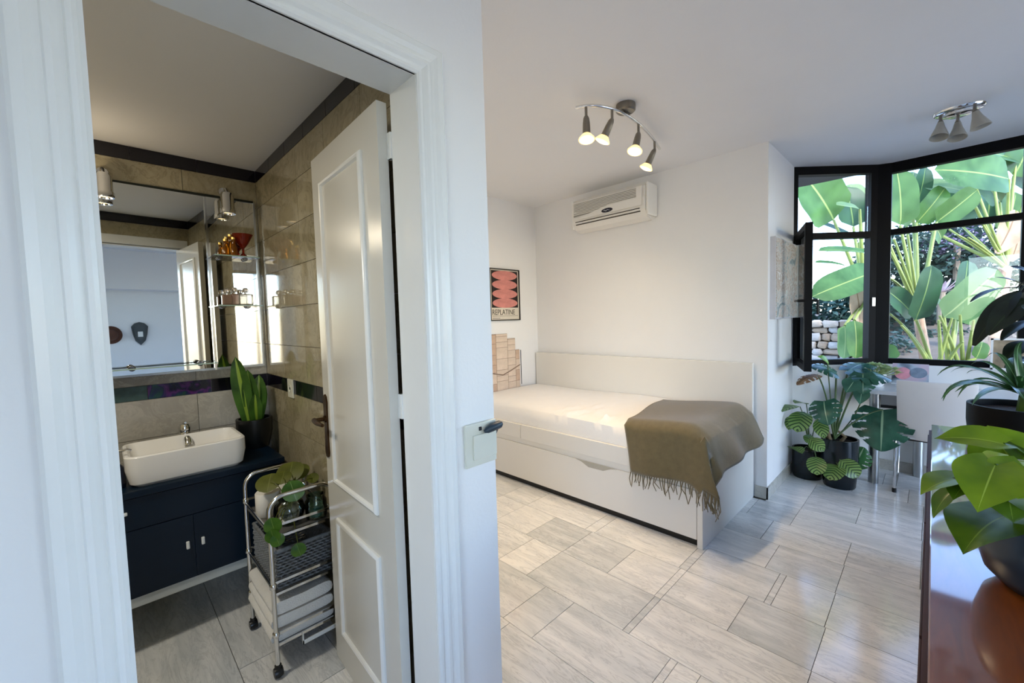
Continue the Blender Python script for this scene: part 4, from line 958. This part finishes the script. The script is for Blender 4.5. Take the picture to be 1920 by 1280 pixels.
CLIP = mat('clip_dark_chrome', (.25, .25, .26), rough=.2, metal=1)
def gshelf(name, x0, x1, z, label, clips, dep=.10, yb=2.690):
    s = thing(name, ((x0+x1)/2, 2.64, z-.02), label, 'shelf', 'glass shelves at the bathroom mirror')
    MB().box(x0, x1, yb-dep, yb, z-.003, z+.003).build('glass', CLEAR, s)
    MB().box(x0, x1, yb-dep-.0012, yb-dep, z-.003, z+.003).build('glass_edge', mat('glass_edge', '#9fb8ae', rough=.1), s)
    for x in clips: 
        mb = MB(); mb.lathe([(0, -.012), (.010, -.012), (.014, -.006), (.014, .006), (.010, .012), (0, .012)], (x, yb-.014, z), (0, 1, 0), 14); mb.build('clip', CLIP, s, smooth=40)
    return s
gshelf('glass_shelf', .438, .642, 1.722, 'small glass shelf holding amber glasses, upper of two by the mirror', (.475, .590))
gshelf('glass_shelf', .438, .642, 1.462, 'small glass shelf holding scent bottles, lower of two by the mirror', (.475, .590))
gshelf('glass_shelf', -.55, .42, 1.168, 'long glass ledge along the bottom of the bathroom mirror', (.095, .355, -.3), .075, 2.654)
# spot lamps over the mirror
def mlamp(x, label):
    t = thing('mirror_lamp', (x, 2.69, 2.0), label, 'wall lamp', 'spot lamps over the bathroom mirror')
    mb = MB(); mb.lathe([(0, 0), (.022, 0), (.022, -.012), (0, -.012)], (x, 2.6995, 2.072), (0, 1, 0), 16); mb.tube([(x, 2.69, 2.072), (x, 2.64, 2.075), (x, 2.612, 2.05)], .008, 8); mb.build('bracket', CHROME, t, smooth=40)
    mb = MB(); mb.lathe([(0, .052), (.022, .05), (.030, .035), (.031, -.03), (.035, -.035), (.035, -.058), (.027, -.058), (.024, -.04), (0, -.04)], (x, 2.612, 2.0), (0, 0, 1), 20); mb.build('lamp_head', CHROME, t, smooth=40)
    mb = MB(); mb.lathe([(0, -.048), (.025, -.050)], (x, 2.612, 2.0), (0, 0, 1), 16); mb.build('bulb', mat('dim_bulb', '#fff0d8', vary=0, emit='#ffd8a0', estr=2.0), t)
mlamp(.512, 'chrome spot lamp at the right end over the mirror, above the amber glasses'); mlamp(.048, 'chrome spot lamp over the mirror beside the left door jamb')
li = bpy.data.lights.new('mirror_lamp_light', 'POINT'); li.energy = 1.6; li.color = (1, .82, .58); li.shadow_soft_size = .05
lo = bpy.data.objects.new('mirror_lamp_light', li); COL.objects.link(lo); lo.location = (-.05, 2.50, 1.92)
# glassware
AMB = mat('amber_glass', '#b06a10', rough=.05, trans=.75, vary=.1); REDG = mat('red_glass', '#9a2a12', rough=.05, trans=.6, vary=.1); CLR = mat('crystal_glass', '#d9cfc4', rough=.05, trans=.85, vary=0); ROSE = mat('scent_rose', '#b99a88', rough=.1, trans=.5, metal=.2)
zt1 = 1.7252; zt2 = 1.4652
g_ = thing('cone_glass', (.575, 2.635, zt1), 'red flared cone glass on the upper glass shelf', 'glass')
mb = MB(); c = Vector((.575, 2.635, zt1)); mb.lathe([(0, 0), (.022, 0), (.020, .004), (.006, .02), (.006, .045), (.025, .07), (.048, .115), (.050, .12), (.046, .118), (.022, .074), (0, .06)], c, n=22); mb.build('bowl', REDG, g_, smooth=50)
for x, y, h, r, lab in ((.495, 2.63, .075, .016, 'short amber tumbler on the upper glass shelf, leftmost there'), (.522, 2.65, .105, .017, 'tall amber bottle on the upper glass shelf beside the red cone glass'), (.528, 2.612, .085, .015, 'slim amber glass at the front of the upper glass shelf')):
    g_ = thing('amber_glass', (x, y, zt1), lab, 'glass', 'amber glassware on the upper glass shelf'); c = Vector((x, y, zt1))
    mb = MB(); mb.lathe([(0, 0), (r, 0), (r*1.05, h*.5), (r*.6, h*.7), (r*.55, h*.9), (r*.75, h), (0, h)], c, n=16); mb.build('body', AMB, g_, smooth=50)
    mb = MB(); mb.lathe([(0, h), (r*.6, h+.0003), (r*.6, h+.012), (0, h+.014)], c, n=12); mb.build('stopper', mat('gilt', '#c9a860', metal=.8, rough=.25), g_, smooth=50)
for x, y, sx, h, lab in ((.485, 2.632, .022, .055, 'round rose-tinted scent bottle on the lower glass shelf, leftmost'), (.525, 2.645, .018, .062, 'narrow scent bottle on the lower glass shelf, second from left'), (.572, 2.63, .034, .060, 'square clear scent bottle on the lower glass shelf, rightmost')):
    g_ = thing('scent_bottle', (x, y, zt2), lab, 'bottle', 'scent bottles on the lower glass shelf')
    MB().box(x-sx, x+sx, y-.014, y+.014, zt2, zt2+h, .006, 3).build('body', CLR if sx > .03 else ROSE, g_)
    c = Vector((x, y, zt2+h)); mb = MB(); mb.lathe([(0, 0), (.006, 0), (.006, .008), (.013, .010), (.015, .020), (.010, .032), (0, .034)], c, n=14); mb.build('stopper', CLR, g_, smooth=50)
# ---------------------------------------------------------------- trolley
tr = thing('bathroom_trolley', (.53, 1.93, 0), 'three-tier chrome trolley beside the white door', 'trolley')
tx0, tx1, ty0, ty1 = .410, .652, 1.745, 2.112
for y in (ty0, ty1):
    mb = MB(); r = .055; zt_ = .70
    pts = [(tx0, y, .045)]+[(tx0, y, .3), (tx0, y, .5)]+[(tx0+r-r*cos(a), y, zt_-r+r*sin(a)) for a in [pi/2*k/6 for k in range(7)]]+[(tx1-r+r*sin(a), y, zt_-r+r*cos(a)) for a in [pi/2*k/6 for k in range(7)]]+[(tx1, y, .5), (tx1, y, .3), (tx1, y, .045)]
    mb.tube(pts, .0085, 10); hf = mb.build('hoop_frame', CHROME, tr, smooth=50)
    for x in (tx0, tx1):
        mb = MB(); mb.lathe([(0, -.017), (.017, -.015), (.021, 0), (.017, .015), (0, .017)], (x, y, .022), (1, 0, 0), 14); mb.lathe([(.012, .02), (.012, .05), (0, .05)], (x, y, 0), n=10); mb.build('castor', BLACK, hf, smooth=50)
    for z in (.36, .17, .585): 
        for x in (tx0, tx1): mb = MB(); mb.lathe([(.0085, -.012), (.0125, -.008), (.0125, .008), (.0085, .012)], (x, y, z), n=12); mb.build('collar', CHROME, hf, smooth=50)
GRS = mat('shelf_grey_mesh', (.22, .22, .21), rough=.4, metal=.6)
for zs in (.545, .325, .125):
    MB().box(tx0+.006, tx1-.006, ty0+.006, ty1-.006, zs-.003, zs+.003).build('shelf', GRS, tr)
    for y in (ty0, ty1):
        for dz in (.0, .045): MB().box(tx0, tx1, y-.003, y+.003, zs+dz-.005, zs+dz+.005).build('rail', CHROME, tr)
    for x in ((tx0, tx1) if zs > .2 else ()): mb = MB(); mb.tube([(x, ty0, zs+.03), (x, ty1, zs+.03)], .0045, 8); mb.build('side_rail', CHROME, tr, smooth=60)
# toilet rolls on top
PAPER = mat('paper_white', (.74, .72, .66), rough=.9, vary=.03, bump=.1)
def roll(x, y, z, r, h, lab, grp=None):
    mb = MB(); mb.lathe([(.02, 0), (r-.003, 0), (r, .004), (r, h-.004), (r-.003, h), (.02, h), (.02, 0)], (x, y, z), n=28)
    o = mb.build('toilet_roll', PAPER, None, smooth=40); tag(o, lab, 'toilet roll', 'toilet rolls on the trolley'); return o
roll(.468, 1.985, .5482, .048, .098, 'white toilet roll standing at the left of the trolley top')
roll(.570, 2.055, .5482, .048, .098, 'white toilet roll standing at the back of the trolley top')
# glass bowl with cuttings
gv = thing('glass_bowl_vase', (.505, 1.83, .5482), 'round glass bowl holding pilea cuttings on the trolley top', 'vase')
c = Vector((.505, 1.835, .5482)); mb = MB(); mb.lathe([(0, 0), (.032, 0), (.052, .02), (.060, .05), (.052, .08), (.036, .095), (.040, .102), (.037, .102), (.033, .095), (.049, .08), (.056, .05), (.048, .022), (0, .004)], c, n=28); mb.build('bowl', CLEAR, gv, smooth=50)
mb = MB(); mb.lathe([(0, .005), (.047, .022), (.0545, .05), (0, .0505)], c, n=28); mb.build('water', mat('vase_water', '#c8d4d2', rough=.02, trans=.9, vary=0, ior=1.33), gv, smooth=50)
PIL = leaf_mat('pilea_leaf', '#2f5a1c', '#5f8a2c', '#8fae5a', rough=.3, nscale=16, transl=.35, ribw=.010)
PILO = leaf_mat('pilea_leaf_olive', '#4d5518', '#6a6f28', '#858a48', rough=.4, nscale=16, transl=.3, ribw=.010)
def bt(u, v, y): return ony(u, v, y)
cuts = [((548, 935), (562, 892+30), .0, PIL), ]
for (uv, y, w, nn, mm) in [((550, 920), 1.80, .085, (-.3, -1, .45), PIL), ((505, 905), 1.93, .10, (-.3, -.4, 1), PILO), ((545, 885), 1.97, .11, (-.3, -.5, .9), PILO), ((575, 880), 2.0, .09, (-.2, -.5, .9), PILO), ((512, 985), 1.728, .062, (-.5, -1, .2), PIL), ((512, 1005), 1.722, .055, (-.6, -1, .1), PIL), ((560, 1030), 1.725, .055, (-.3, -1, .1), PIL), ((530, 895), 1.90, .07, (-.2, -.5, .9), PILO), ((520, 1012), 1.715, .05, (-.1, -1, .2), PIL), ((590, 895), 1.9, .05, (-.2, -.6, .8), PILO)]:
    P_ = bt(*uv, y); P_.x = min(P_.x, .655-w*.62); nn = Vector(nn).normalized(); al = (Vector((0, 0, -1))+nn*nn.z).normalized() if nn.z < .8 else Vector((-.6, -.7, 0))
    al = (al - nn*al.dot(nn)).normalized(); al = (al+Vector((.25, 0, 0))).normalized()
    rim = c+Vector((0, -.01, .095)); mb = MB(); mb.leaf(P_-al*w*.5, P_+al*w*.5, w, nn, 'round', .04, .08, 10, 4); mb.build('leaf', mm, gv, smooth=80)
    mb = MB(); mb.tube(bez(c+Vector((0, 0, .03)), rim+(P_-rim)*.3+Vector((0, 0, .06)), P_, 8), .0018, 6); mb.build('stem', PILO, gv)
gj = thing('glass_jar', (.60, 1.79, .5482), 'pale green glass jar on the trolley top beside the door', 'jar')
c = Vector((.598, 1.80, .5482)); mb = MB(); mb.lathe([(0, 0), (.036, 0), (.042, .01), (.042, .07), (.034, .085), (.036, .095), (.031, .095), (.038, .068), (.038, .012), (0, .006)], c, n=24); mb.build('jar_body', thin_glass('green_jar_glass', (.75, .88, .84)), gj, smooth=50)
mb = MB(); mb.lathe([(0, .007), (.037, .012), (.037, .05), (0, .05)], c, n=20); mb.build('water', mat('jar_water', '#8fb0a8', rough=.05, trans=.7, vary=0, ior=1.33), gj, smooth=50)
# wicker basket on the middle shelf
bk_ = thing('wicker_basket', (.53, 1.93, .3282), 'grey wicker basket on the middle trolley shelf', 'basket')
WIC = mat('grey_wicker', '#6f7478', rough=.8, vary=.3, scale=60)
wx0, wx1, wy0, wy1, wz0, wz1 = .432, .640, 1.765, 2.095, .3285, .478
wk = MB(); rows_ = 13
for i in range(rows_):
    z = wz0+.006+(wz1-wz0-.012)*i/(rows_-1); pts = []
    for (ax, ay), (bx, by) in (((wx0, wy0), (wx1, wy0)), ((wx1, wy0), (wx1, wy1)), ((wx1, wy1), (wx0, wy1)), ((wx0, wy1), (wx0, wy0))):
        Lq = sqrt((bx-ax)**2+(by-ay)**2); k = int(Lq/.011)
        for q in range(k):
            t = q/k; w_ = .0032*(1 if (q+i) % 2 else -1); nx, ny = (by-ay)/Lq, -(bx-ax)/Lq
            pts.append((ax+(bx-ax)*t+nx*w_, ay+(by-ay)*t+ny*w_, z))
    pts.append(pts[0]); wk.tube(pts, .0048, 4, cap=False)
wo = wk.build('weave', WIC, bk_); wo['kind'] = 'stuff'
mb = MB(); mb.tube([(wx0, wy0, wz1), (wx1, wy0, wz1), (wx1, wy1, wz1), (wx0, wy1, wz1), (wx0, wy0, wz1)], .008, 8); mb.build('rim', WIC, bk_, smooth=60)
MB().box(wx0, wx1, wy0, wy1, wz0, wz0+.006).build('base', WIC, bk_)
# folded towels on the bottom shelf
TOW = mat('white_towel', (.76, .75, .71), rough=.95, vary=.05, bump=.5, bscale=180, sheen=.3)
z = .1285
for k, (h, lab) in enumerate(((.046, 'folded white towel at the bottom of the trolley stack'), (.044, 'folded white towel in the middle of the trolley stack'), (.050, 'folded white towel on top of the trolley stack'))):
    a, b = tx0-.016+.004*k, tx1-.02; ya, yb = ty0+.012, ty1-.012
    mb = MB(); P = []
    for i in range(15):
        t = i/14; y = ya+(yb-ya)*t; row = []
        for q in range(17):
            an = 2*pi*q/16; ex = .5+.5*abs(cos(an))
            px = (a+b)/2+(b-a)/2*(abs(cos(an))**.35)*(1 if cos(an) > 0 else -1)
            pz = z+h/2+(h/2)*(abs(sin(an))**.6)*(1 if sin(an) > 0 else -1)+.003*sin(13*y+5*k)+(.003*sin(30*px+k) if sin(an) > 0 else 0)
            row.append((px, y, max(z, pz)))
        P.append(row)
    mb.grid(P); bmesh.ops.remove_doubles(mb.bm, verts=mb.bm.verts, dist=1e-5)
    for loop in (0, 14): pass
    bmesh.ops.holes_fill(mb.bm, edges=mb.bm.edges[:], sides=0)
    o = mb.build('towel', TOW, None, smooth=50); tag(o, lab, 'towel', 'folded towels on the trolley')
    z += h+.005
MB().box(.50, .64, 1.735, 1.739, .082, .098).build('name_strip', PALEK, tr)
MB().box(.50, .504, 1.735, 1.745, .082, .13).build('strip_bracket', PALEK, tr)

# ---------------------------------------------------------------- things on the far wall, seen in the mirror
def mir(u, v, yw):
    # sight line reflected by the main mirror onto the plane y = yw
    d = ray(u, v); p0 = Vector((.424, 2.693, 0)); n = Vector((-(2.693-MYL), 1.044, 0)).normalized()
    p = CAM+d*((p0-CAM).dot(n)/d.dot(n)); r = d-n*(2*d.dot(n))
    return p+r*((yw-p.y)/r.y)
ms = thing('wall_mask', tuple(mir(263, 650, -3.298)), 'dark shield-shaped mask on the white rear wall, seen in the mirror', 'mask')
MK = mat('mask_dark', '#4a5052', rough=.6, vary=.2)
mc = mir(263, 624, -3.27)
out = [(-.10, .10), (-.06, .15), (0, .17), (.06, .15), (.10, .10), (.085, -.02), (.06, -.12), (0, -.19), (-.06, -.12), (-.085, -.02)]
mb = MB(); mb.prism([(mc.x+a, -3.298, mc.z+b) for a, b in out], (0, .02, 0)); mb.prism([(mc.x+a*.7, -3.278, mc.z+b*.7) for a, b in out], (0, .02, 0)); mb.build('face', MK, ms)
MB().box(mc.x-.03, mc.x+.03, -3.258, -3.252, mc.z-.06, mc.z+.02, .004).build('inset', GLOSSW, ms)
ht = thing('hanging_hat', tuple(mir(207, 640, -3.298)), 'brown felt hat hung on the white rear wall, seen in the mirror', 'hat')
hc = mir(207, 628, -3.298)
FELT = mat('brown_felt', '#5a3a2c', rough=.9, vary=.2)
mb = MB(); mb.lathe([(0, .0), (.13, .0), (.135, .006), (.09, .012), (0, .012)], hc, (0, 1, 0), 28); mb.build('brim', FELT, ht, smooth=50)
mb = MB(); mb.lathe([(.085, .012), (.085, .05), (.07, .09), (.04, .10), (0, .095)], hc, (0, 1, 0), 24); mb.build('crown', FELT, ht, smooth=50)

# unseen dome lamp added to brighten the bathroom, ceiling left of the door
dl = thing('added_bath_dome', (-.46, 1.72, 2.14), 'unseen dome lamp added on the bathroom ceiling for light, left of the door', 'ceiling lamp')
mb = MB(); mb.lathe([(.13, 0), (.135, -.012), (.12, -.02), (0, -.02)], (-.46, 1.72, 2.2195), n=28); mb.build('base', GLOSSW, dl, smooth=40)
mb = MB(); mb.lathe([(.118, -.02), (.11, -.05), (.08, -.072), (.04, -.082), (0, -.084)], (-.46, 1.72, 2.2195), n=28); mb.build('dome', mat('fill_dome', '#fff2dc', vary=0, emit='#ffeccc', estr=2.5), dl, smooth=60)
li = bpy.data.lights.new('bath_fill_light', 'AREA'); li.shape = 'DISK'; li.size = .22; li.energy = 12; li.color = (1, .93, .80)
lo = bpy.data.objects.new('bath_fill_light', li); COL.objects.link(lo); lo.location = (-.46, 1.72, 2.125)
# ================================================================ GARDEN
EARTH = mat('earth', '#5d5346', rough=.95, vary=.35, scale=5, bump=.4, bscale=25)
gm = MB(); P = []
rn = random.Random(2)
for i in range(26):
    row = []
    for k in range(30):
        x = 6.1+i*.38; y = -5+k*.5
        s = max(0, x-6.9); z = -.25+.02*sin(3*x+2*y)+min(1.5, s*2.2 if s < .3 else .66+.22*(s-.3))
        row.append((x, y, z+rn.uniform(-.03, .03)))
    P.append(row)
gm.grid(P); g_o = struct('ground', gm, EARTH, smooth=60)
struct('ground_terrace', MB().box(-8, 9, -10, -3.46, -.3, -.05), mat('terrace', '#b5aea2', rough=.9, vary=.15, scale=2))
struct('ground_bounce', MB().box(4.75, 6.4, -5, 9, -.3, -.2), mat('bounce_slab', (.72, .72, .70), rough=.9, vary=.08, scale=2))  # unseen pale slab, added to bounce daylight up to the ceiling
struct('ground_side', MB().box(3.2, 4.76, .97, 9, -.3, -.25), EARTH)
# dry stone wall: individual stones
STN = [mat('wall_stone', '#a89b8c', rough=.9, vary=.2, scale=9, bump=.4, bscale=30), mat('wall_stone_grey', '#9a958e', rough=.9, vary=.2, scale=9, bump=.4, bscale=30), mat('wall_stone_brown', '#96836e', rough=.9, vary=.25, scale=9, bump=.4, bscale=30)]
sw_ = MB().box(6.98, 7.25, .42, 3.4, -.3, 1.16)
swo = struct('wall_garden', sw_, mat('wall_core', '#7a7064', rough=.95, vary=.3))
rn = random.Random(21); z = .10; n_st = 0
while z < 1.20:
    hgt = rn.uniform(.07, .12); y = .42
    while y < 2.2:
        L = rn.uniform(.10, .24)
        dpt = rn.uniform(.08, .14); mb = MB(); mb.box(6.98-dpt, 6.985, y+.004, y+L-.004, z+.003, z+hgt-.003, .022, 1)
        for v in mb.bm.verts: v.co += Vector((rn.uniform(-.012, .012), rn.uniform(-.012, .012), rn.uniform(-.010, .010)))
        mb.build('stone', rn.choice(STN), swo, smooth=50); y += L; n_st += 1
    z += hgt
# hedge beyond, stuff
HEDGE = leaf_mat('hedge_leaf', '#24382e', '#4a6458', None, rough=.5, nscale=3, transl=.3)
PURP = leaf_mat('purple_bract', '#6a5a78', '#94869f', None, rough=.6, nscale=6, transl=.4)
def bush(name, cen, rad, nleaf, m, seed, size=.12, label=None, cat='bush', group='shrubs beyond the window'):
    r_ = random.Random(seed); mb = MB(); C = Vector(cen)
    for _ in range(nleaf):
        d = Vector((r_.gauss(0, 1), r_.gauss(0, 1), r_.gauss(0, 1))).normalized(); k = r_.random()**.4
        p = C+Vector((d.x*rad[0]*k, d.y*rad[1]*k, d.z*rad[2]*k)); a = Vector((r_.uniform(-1, 1), r_.uniform(-1, 1), r_.uniform(-.6, .6))).normalized()
        mb.leaf(p, p+a*size*r_.uniform(.7, 1.4), size*.55, (r_.uniform(-1, 1), r_.uniform(-1, 1), 1), 'ovate', .1, .2, 2, 1)
    t = thing(name, (C.x, C.y, C.z-rad[2]), label, cat, group)
    o = mb.build('foliage', m, t); o['kind'] = 'stuff'
    mb = MB(); mb.tube([(C.x, C.y, C.z-rad[2]-.4), (C.x, C.y, C.z)], .05, 6); mb.build('trunk', STN[2], t)
bush('hedge_bush', atd(1605, 580, 7.6), (.5, .9, .5), 1600, HEDGE, 1, .14, 'dark green bush growing over the stone wall, left of the window post')
bush('hedge_bush', atd(1720, 505, 8.6), (.6, 1.1, 1.0), 3200, HEDGE, 2, .14, 'tall dark green shrub behind the broad-leaved plants, right pane')
bush('hedge_bush', atd(1830, 480, 8.4), (.6, .9, 1.0), 2600, HEDGE, 3, .14, 'dark green shrub behind the right trunk, far right pane')
bush('hedge_bush', atd(1740, 620, 7.4), (.4, 1.1, .55), 2200, HEDGE, 4, .13, 'low dark green shrub on the bank below the purple flowers')
bush('flowering_shrub', atd(1795, 455, 8.0), (.3, .7, .40), 260, PURP, 5, .085, 'purple flowering shrub high behind the right window pane', 'shrub')
# the white house wall far left behind (pale)
# broad-leaved plants
BAN = leaf_mat('banana_leaf', '#2c4f1c', '#50743a', '#8a9850', rough=.35, nscale=5, transl=.45, ribw=.02, spec=.2)
BAND = leaf_mat('banana_leaf_dark', '#20402a', '#3a5c3c', '#748a4c', rough=.35, nscale=5, transl=.35, ribw=.02, spec=.2)
BANL = leaf_mat('banana_leaf_pale', '#56764a', '#7c9460', '#a0ac74', rough=.4, nscale=5, transl=.45, ribw=.02, spec=.2)
DRY = leaf_mat('dry_leaf', '#94785c', '#ae9478', '#806448', rough=.8, nscale=8, transl=.3)
PET = mat('petiole_green', '#7c863c', rough=.5, vary=.2); TRK = mat('fibrous_trunk', '#b08f74', rough=.9, vary=.35, scale=10, stretch=(6, 6, 1), bump=.5)
FACE = Vector((-.72, -.68, .15))
def banana(base_uv, D_, crown_uv, leaves, label, trunk_r=.07, name='strelitzia_plant'):
    cr = atd(*crown_uv, D_); bs = atd(*base_uv, D_); bs.z = min(bs.z, -.25) if bs.z < .3 else bs.z
    root = Vector((cr.x+(bs.x-cr.x), cr.y+(bs.y-cr.y), -.25))
    t = thing(name, root, label, 'plant', 'broad-leaved plants outside the window')
    mb = MB(); mb.tube([root, root.lerp(cr, .5), cr], [trunk_r, trunk_r*.9, trunk_r*.75], 10); mb.build('trunk', TRK, t, smooth=60)
    for (b, tp_, wpx, m, db_, dt_, nn, kd) in leaves:
        B, T = atd(*b, D_+db_), atd(*tp_, D_+dt_); w = wpx/F_*(D_+db_)*1.25
        N_ = FACE if nn is None else Vector(nn)
        mb = MB(); mb.leaf(B, T, w, N_, kd or 'paddle', .04, .18, 12, 4, wave=.008, ph=b[0]); mb.build('leaf', m, t, smooth=80)
        md = cr.lerp(B, .5)+Vector((.0, 0, .0))
        mb = MB(); mb.tube(bez(cr, md, B, 6), [.026, .024, .022, .02, .018, .016, .014], 6); mb.build('petiole', PET, t, smooth=60)
banana((1612, 700), 5.2, (1618, 545), [
    ((1563, 412), (1508, 330), 74, BAN, 0, -.1, None, None), ((1600, 425), (1584, 350), 46, BAND, .1, .2, None, None), ((1612, 392), (1568, 384), 22, BANL, -.2, -.2, (-.4, -.4, .8), None),
    ((1614, 398), (1593, 345), 34, BANL, .2, .3, None, None), ((1640, 380), (1655, 335), 34, BAND, .3, .3, None, None), ((1610, 455), (1535, 418), 26, BAND, .3, .5, (-.3, -.3, .9), None)],
    'broad-leaved plant outside the left window, leaves reaching the top pane', .06)
banana((1668, 700), 4.7, (1650, 520), [
    ((1645, 478), (1534, 470), 22, BAN, 0, -.1, (-.35, -.35, .8), None), ((1640, 510), (1522, 556), 42, BAN, -.1, -.3, (-.5, -.6, .4), None), ((1636, 532), (1640, 572), 36, BAND, -.2, -.3, None, None),
    ((1604, 535), (1612, 618), 34, DRY, -.1, -.15, None, 'lance'), ((1602, 600), (1604, 672), 32, BAN, -.25, -.3, None, None), ((1584, 610), (1582, 672), 26, BANL, -.2, -.2, None, None), ((1590, 500), (1528, 492), 16, BAN, .2, .2, (-.3, -.3, .9), None)],
    'broad-leaved plant beside the window post with a drooping leaf and a dry one', .05)
banana((1762, 720), 5.0, (1722, 590), [
    ((1688, 422), (1681, 318), 48, BAN, 0, 0, None, None), ((1712, 405), (1735, 312), 26, BAND, .4, .4, None, None), ((1718, 418), (1772, 352), 32, BAN, .2, .2, None, None),
    ((1756, 416), (1832, 356), 34, BAN, .0, -.1, None, None), ((1716, 600), (1747, 497), 36, BAND, -.4, -.5, None, None), ((1712, 590), (1664, 545), 34, BAND, -.3, -.4, None, None),
    ((1660, 440), (1650, 470), 22, BAND, .0, 0, None, None), ((1752, 425), (1765, 448), 30, BAN, .1, .2, None, None), ((1700, 425), (1668, 330), 36, BANL, .5, .6, None, None)],
    'tall broad-leaved plant with a leaning fibrous trunk in the right pane', .065)
banana((1838, 720), 5.6, (1885, 500), [
    ((1892, 336), (1752, 318), 56, BAN, -.3, -.5, None, None), ((1815, 360), (1726, 348), 30, BANL, -.2, -.2, (-.6, -.5, .5), None), ((1900, 330), (1925, 280), 60, BAN, .1, .1, None, None),
    ((1860, 320), (1885, 262), 48, BAND, .3, .3, None, None), ((1822, 330), (1800, 270), 50, BAN, .4, .4, None, None), ((1875, 380), (1830, 330), 40, BAN, .5, .5, None, None), ((1905, 395), (1868, 475), 40, DRY, -.1, -.15, None, 'lance'), ((1915, 410), (1895, 490), 36, DRY, .0, .0, None, 'lance'), ((1925, 360), (1935, 300), 55, BAND, .2, .2, None, None), ((1780, 430), (1748, 345), 44, BAND, .6, .7, None, None), ((1800, 420), (1790, 318), 52, BAND, .8, .9, None, None), ((1850, 420), (1852, 335), 46, BAND, .8, .9, None, None), ((1700, 410), (1712, 322), 40, BAND, .9, 1.0, None, None), ((1880, 440), (1905, 360), 42, BAN, .7, .7, None, None), ((1905, 300), (1820, 285), 40, BAN, .1, .0, (-.5, -.5, .5), None)],
    'tall broad-leaved plant at the far right with dry sheaths round its trunk', .085)
banana((1785, 740), 4.4, (1780, 690), [
    ((1770, 595), (1872, 506), 44, BANL, .0, -.1, (-.6, -.6, .45), None), ((1790, 600), (1850, 540), 44, BAN, .1, .1, None, None), ((1800, 560), (1814, 488), 30, BAND, .4, .4, None, None), ((1768, 582), (1745, 555), 26, BANL, .2, .2, (-.4, -.4, .8), None), ((1830, 672), (1842, 640), 22, BAN, -.1, -.1, None, None), ((1668, 680), (1652, 650), 34, BAN, -.3, -.3, None, None)],
    'low broad-leaved plant with a folded pale leaf in the right pane', .04)
# more slender stalks rising from the low plants
def stalks(tname, D_, pairs):
    t = bpy.data.objects[tname]
    for a, b, bend in pairs:
        A, B = atd(*a, D_), atd(*b, D_-.15); mb = MB(); mb.tube(bez(A, A.lerp(B, .55)+Vector((0, 0, bend)), B, 8), [.020-.0012*i for i in range(9)], 6); mb.build('stalk', PET, t, smooth=60)
stalks('strelitzia_plant.002', 4.8, [((1742, 676), (1668, 588), .10), ((1738, 676), (1690, 610), .05), ((1745, 676), (1700, 560), .08), ((1724, 590), (1668, 470), .05), ((1724, 590), (1676, 448), .05), ((1724, 588), (1665, 520), .12), ((1722, 585), (1702, 440), .02)])
stalks('strelitzia_plant.004', 4.4, [((1758, 690), (1785, 596), .04), ((1765, 690), (1760, 600), .02), ((1800, 690), (1762, 592), .05), ((1806, 690), (1800, 590), .02), ((1812, 690), (1826, 600), .03), ((1772, 690), (1806, 640), .06)])
stalks('strelitzia_plant.003', 5.5, [((1880, 500), (1795, 440), .06), ((1882, 498), (1815, 445), .04), ((1884, 495), (1842, 420), .02), ((1886, 495), (1852, 410), .0)])
# pink bromeliad on the bank
br = thing('bromeliad', atd(1765, 545, 6.8), 'pale pink spiky bromeliad on the bank behind the right pane', 'plant')
BRO = leaf_mat('bromeliad_leaf', '#a88a90', '#d8c4c4', None, rough=.5, transl=.3); c = atd(1765, 548, 6.8)
for k in range(16):
    a = k*2.4; el = .35+.5*(k % 3)/2; d = Vector((cos(a)*cos(el), sin(a)*cos(el), sin(el)))
    mb = MB(); mb.leaf(c, c+d*.30, .06, (-d.x, -d.y, 1), 'lance', -.05, .3, 5, 2); mb.build('leaf', BRO, br, smooth=80)
mb = MB(); mb.lathe([(0, -.5), (.05, -.5), (.05, 0), (0, .02)], c, n=8); mb.build('stem', STN[2], br)

# loose stones on the bank, and low ground-cover clumps
rn = random.Random(77); go = bpy.data.objects['ground']
for k in range(70):
    x = rn.uniform(6.2, 7.6); y = rn.uniform(-2.2, .5); s_ = max(0, x-6.9); zz = -.25+min(1.5, s_*2.2 if s_ < .3 else .66+.22*(s_-.3))
    r = rn.uniform(.05, .14); mb = MB(); bmesh.ops.create_icosphere(mb.bm, subdivisions=1, radius=1)
    for v in mb.bm.verts: v.co = Vector((x+v.co.x*r*rn.uniform(.8, 1.1), y+v.co.y*r*1.2*rn.uniform(.8, 1.1), zz+v.co.z*r*.7*rn.uniform(.8, 1.1)))
    mb.build('stone', rn.choice(STN), go, smooth=40)
for k, (u, v, d, lab) in enumerate(((1668, 655, 6.4, 'low grey-green clump on the bank right of the window post'), (1720, 640, 6.9, 'low grey-green clump behind the leaning trunk'), (1800, 650, 6.6, 'low grey-green clump between the two right-hand trunks'), (1850, 600, 7.0, 'low grey-green clump behind the far right trunk'))):
    bush('ground_cover', atd(u, v, d), (.35, .4, .28), 500, HEDGE, 60+k, .10, lab)
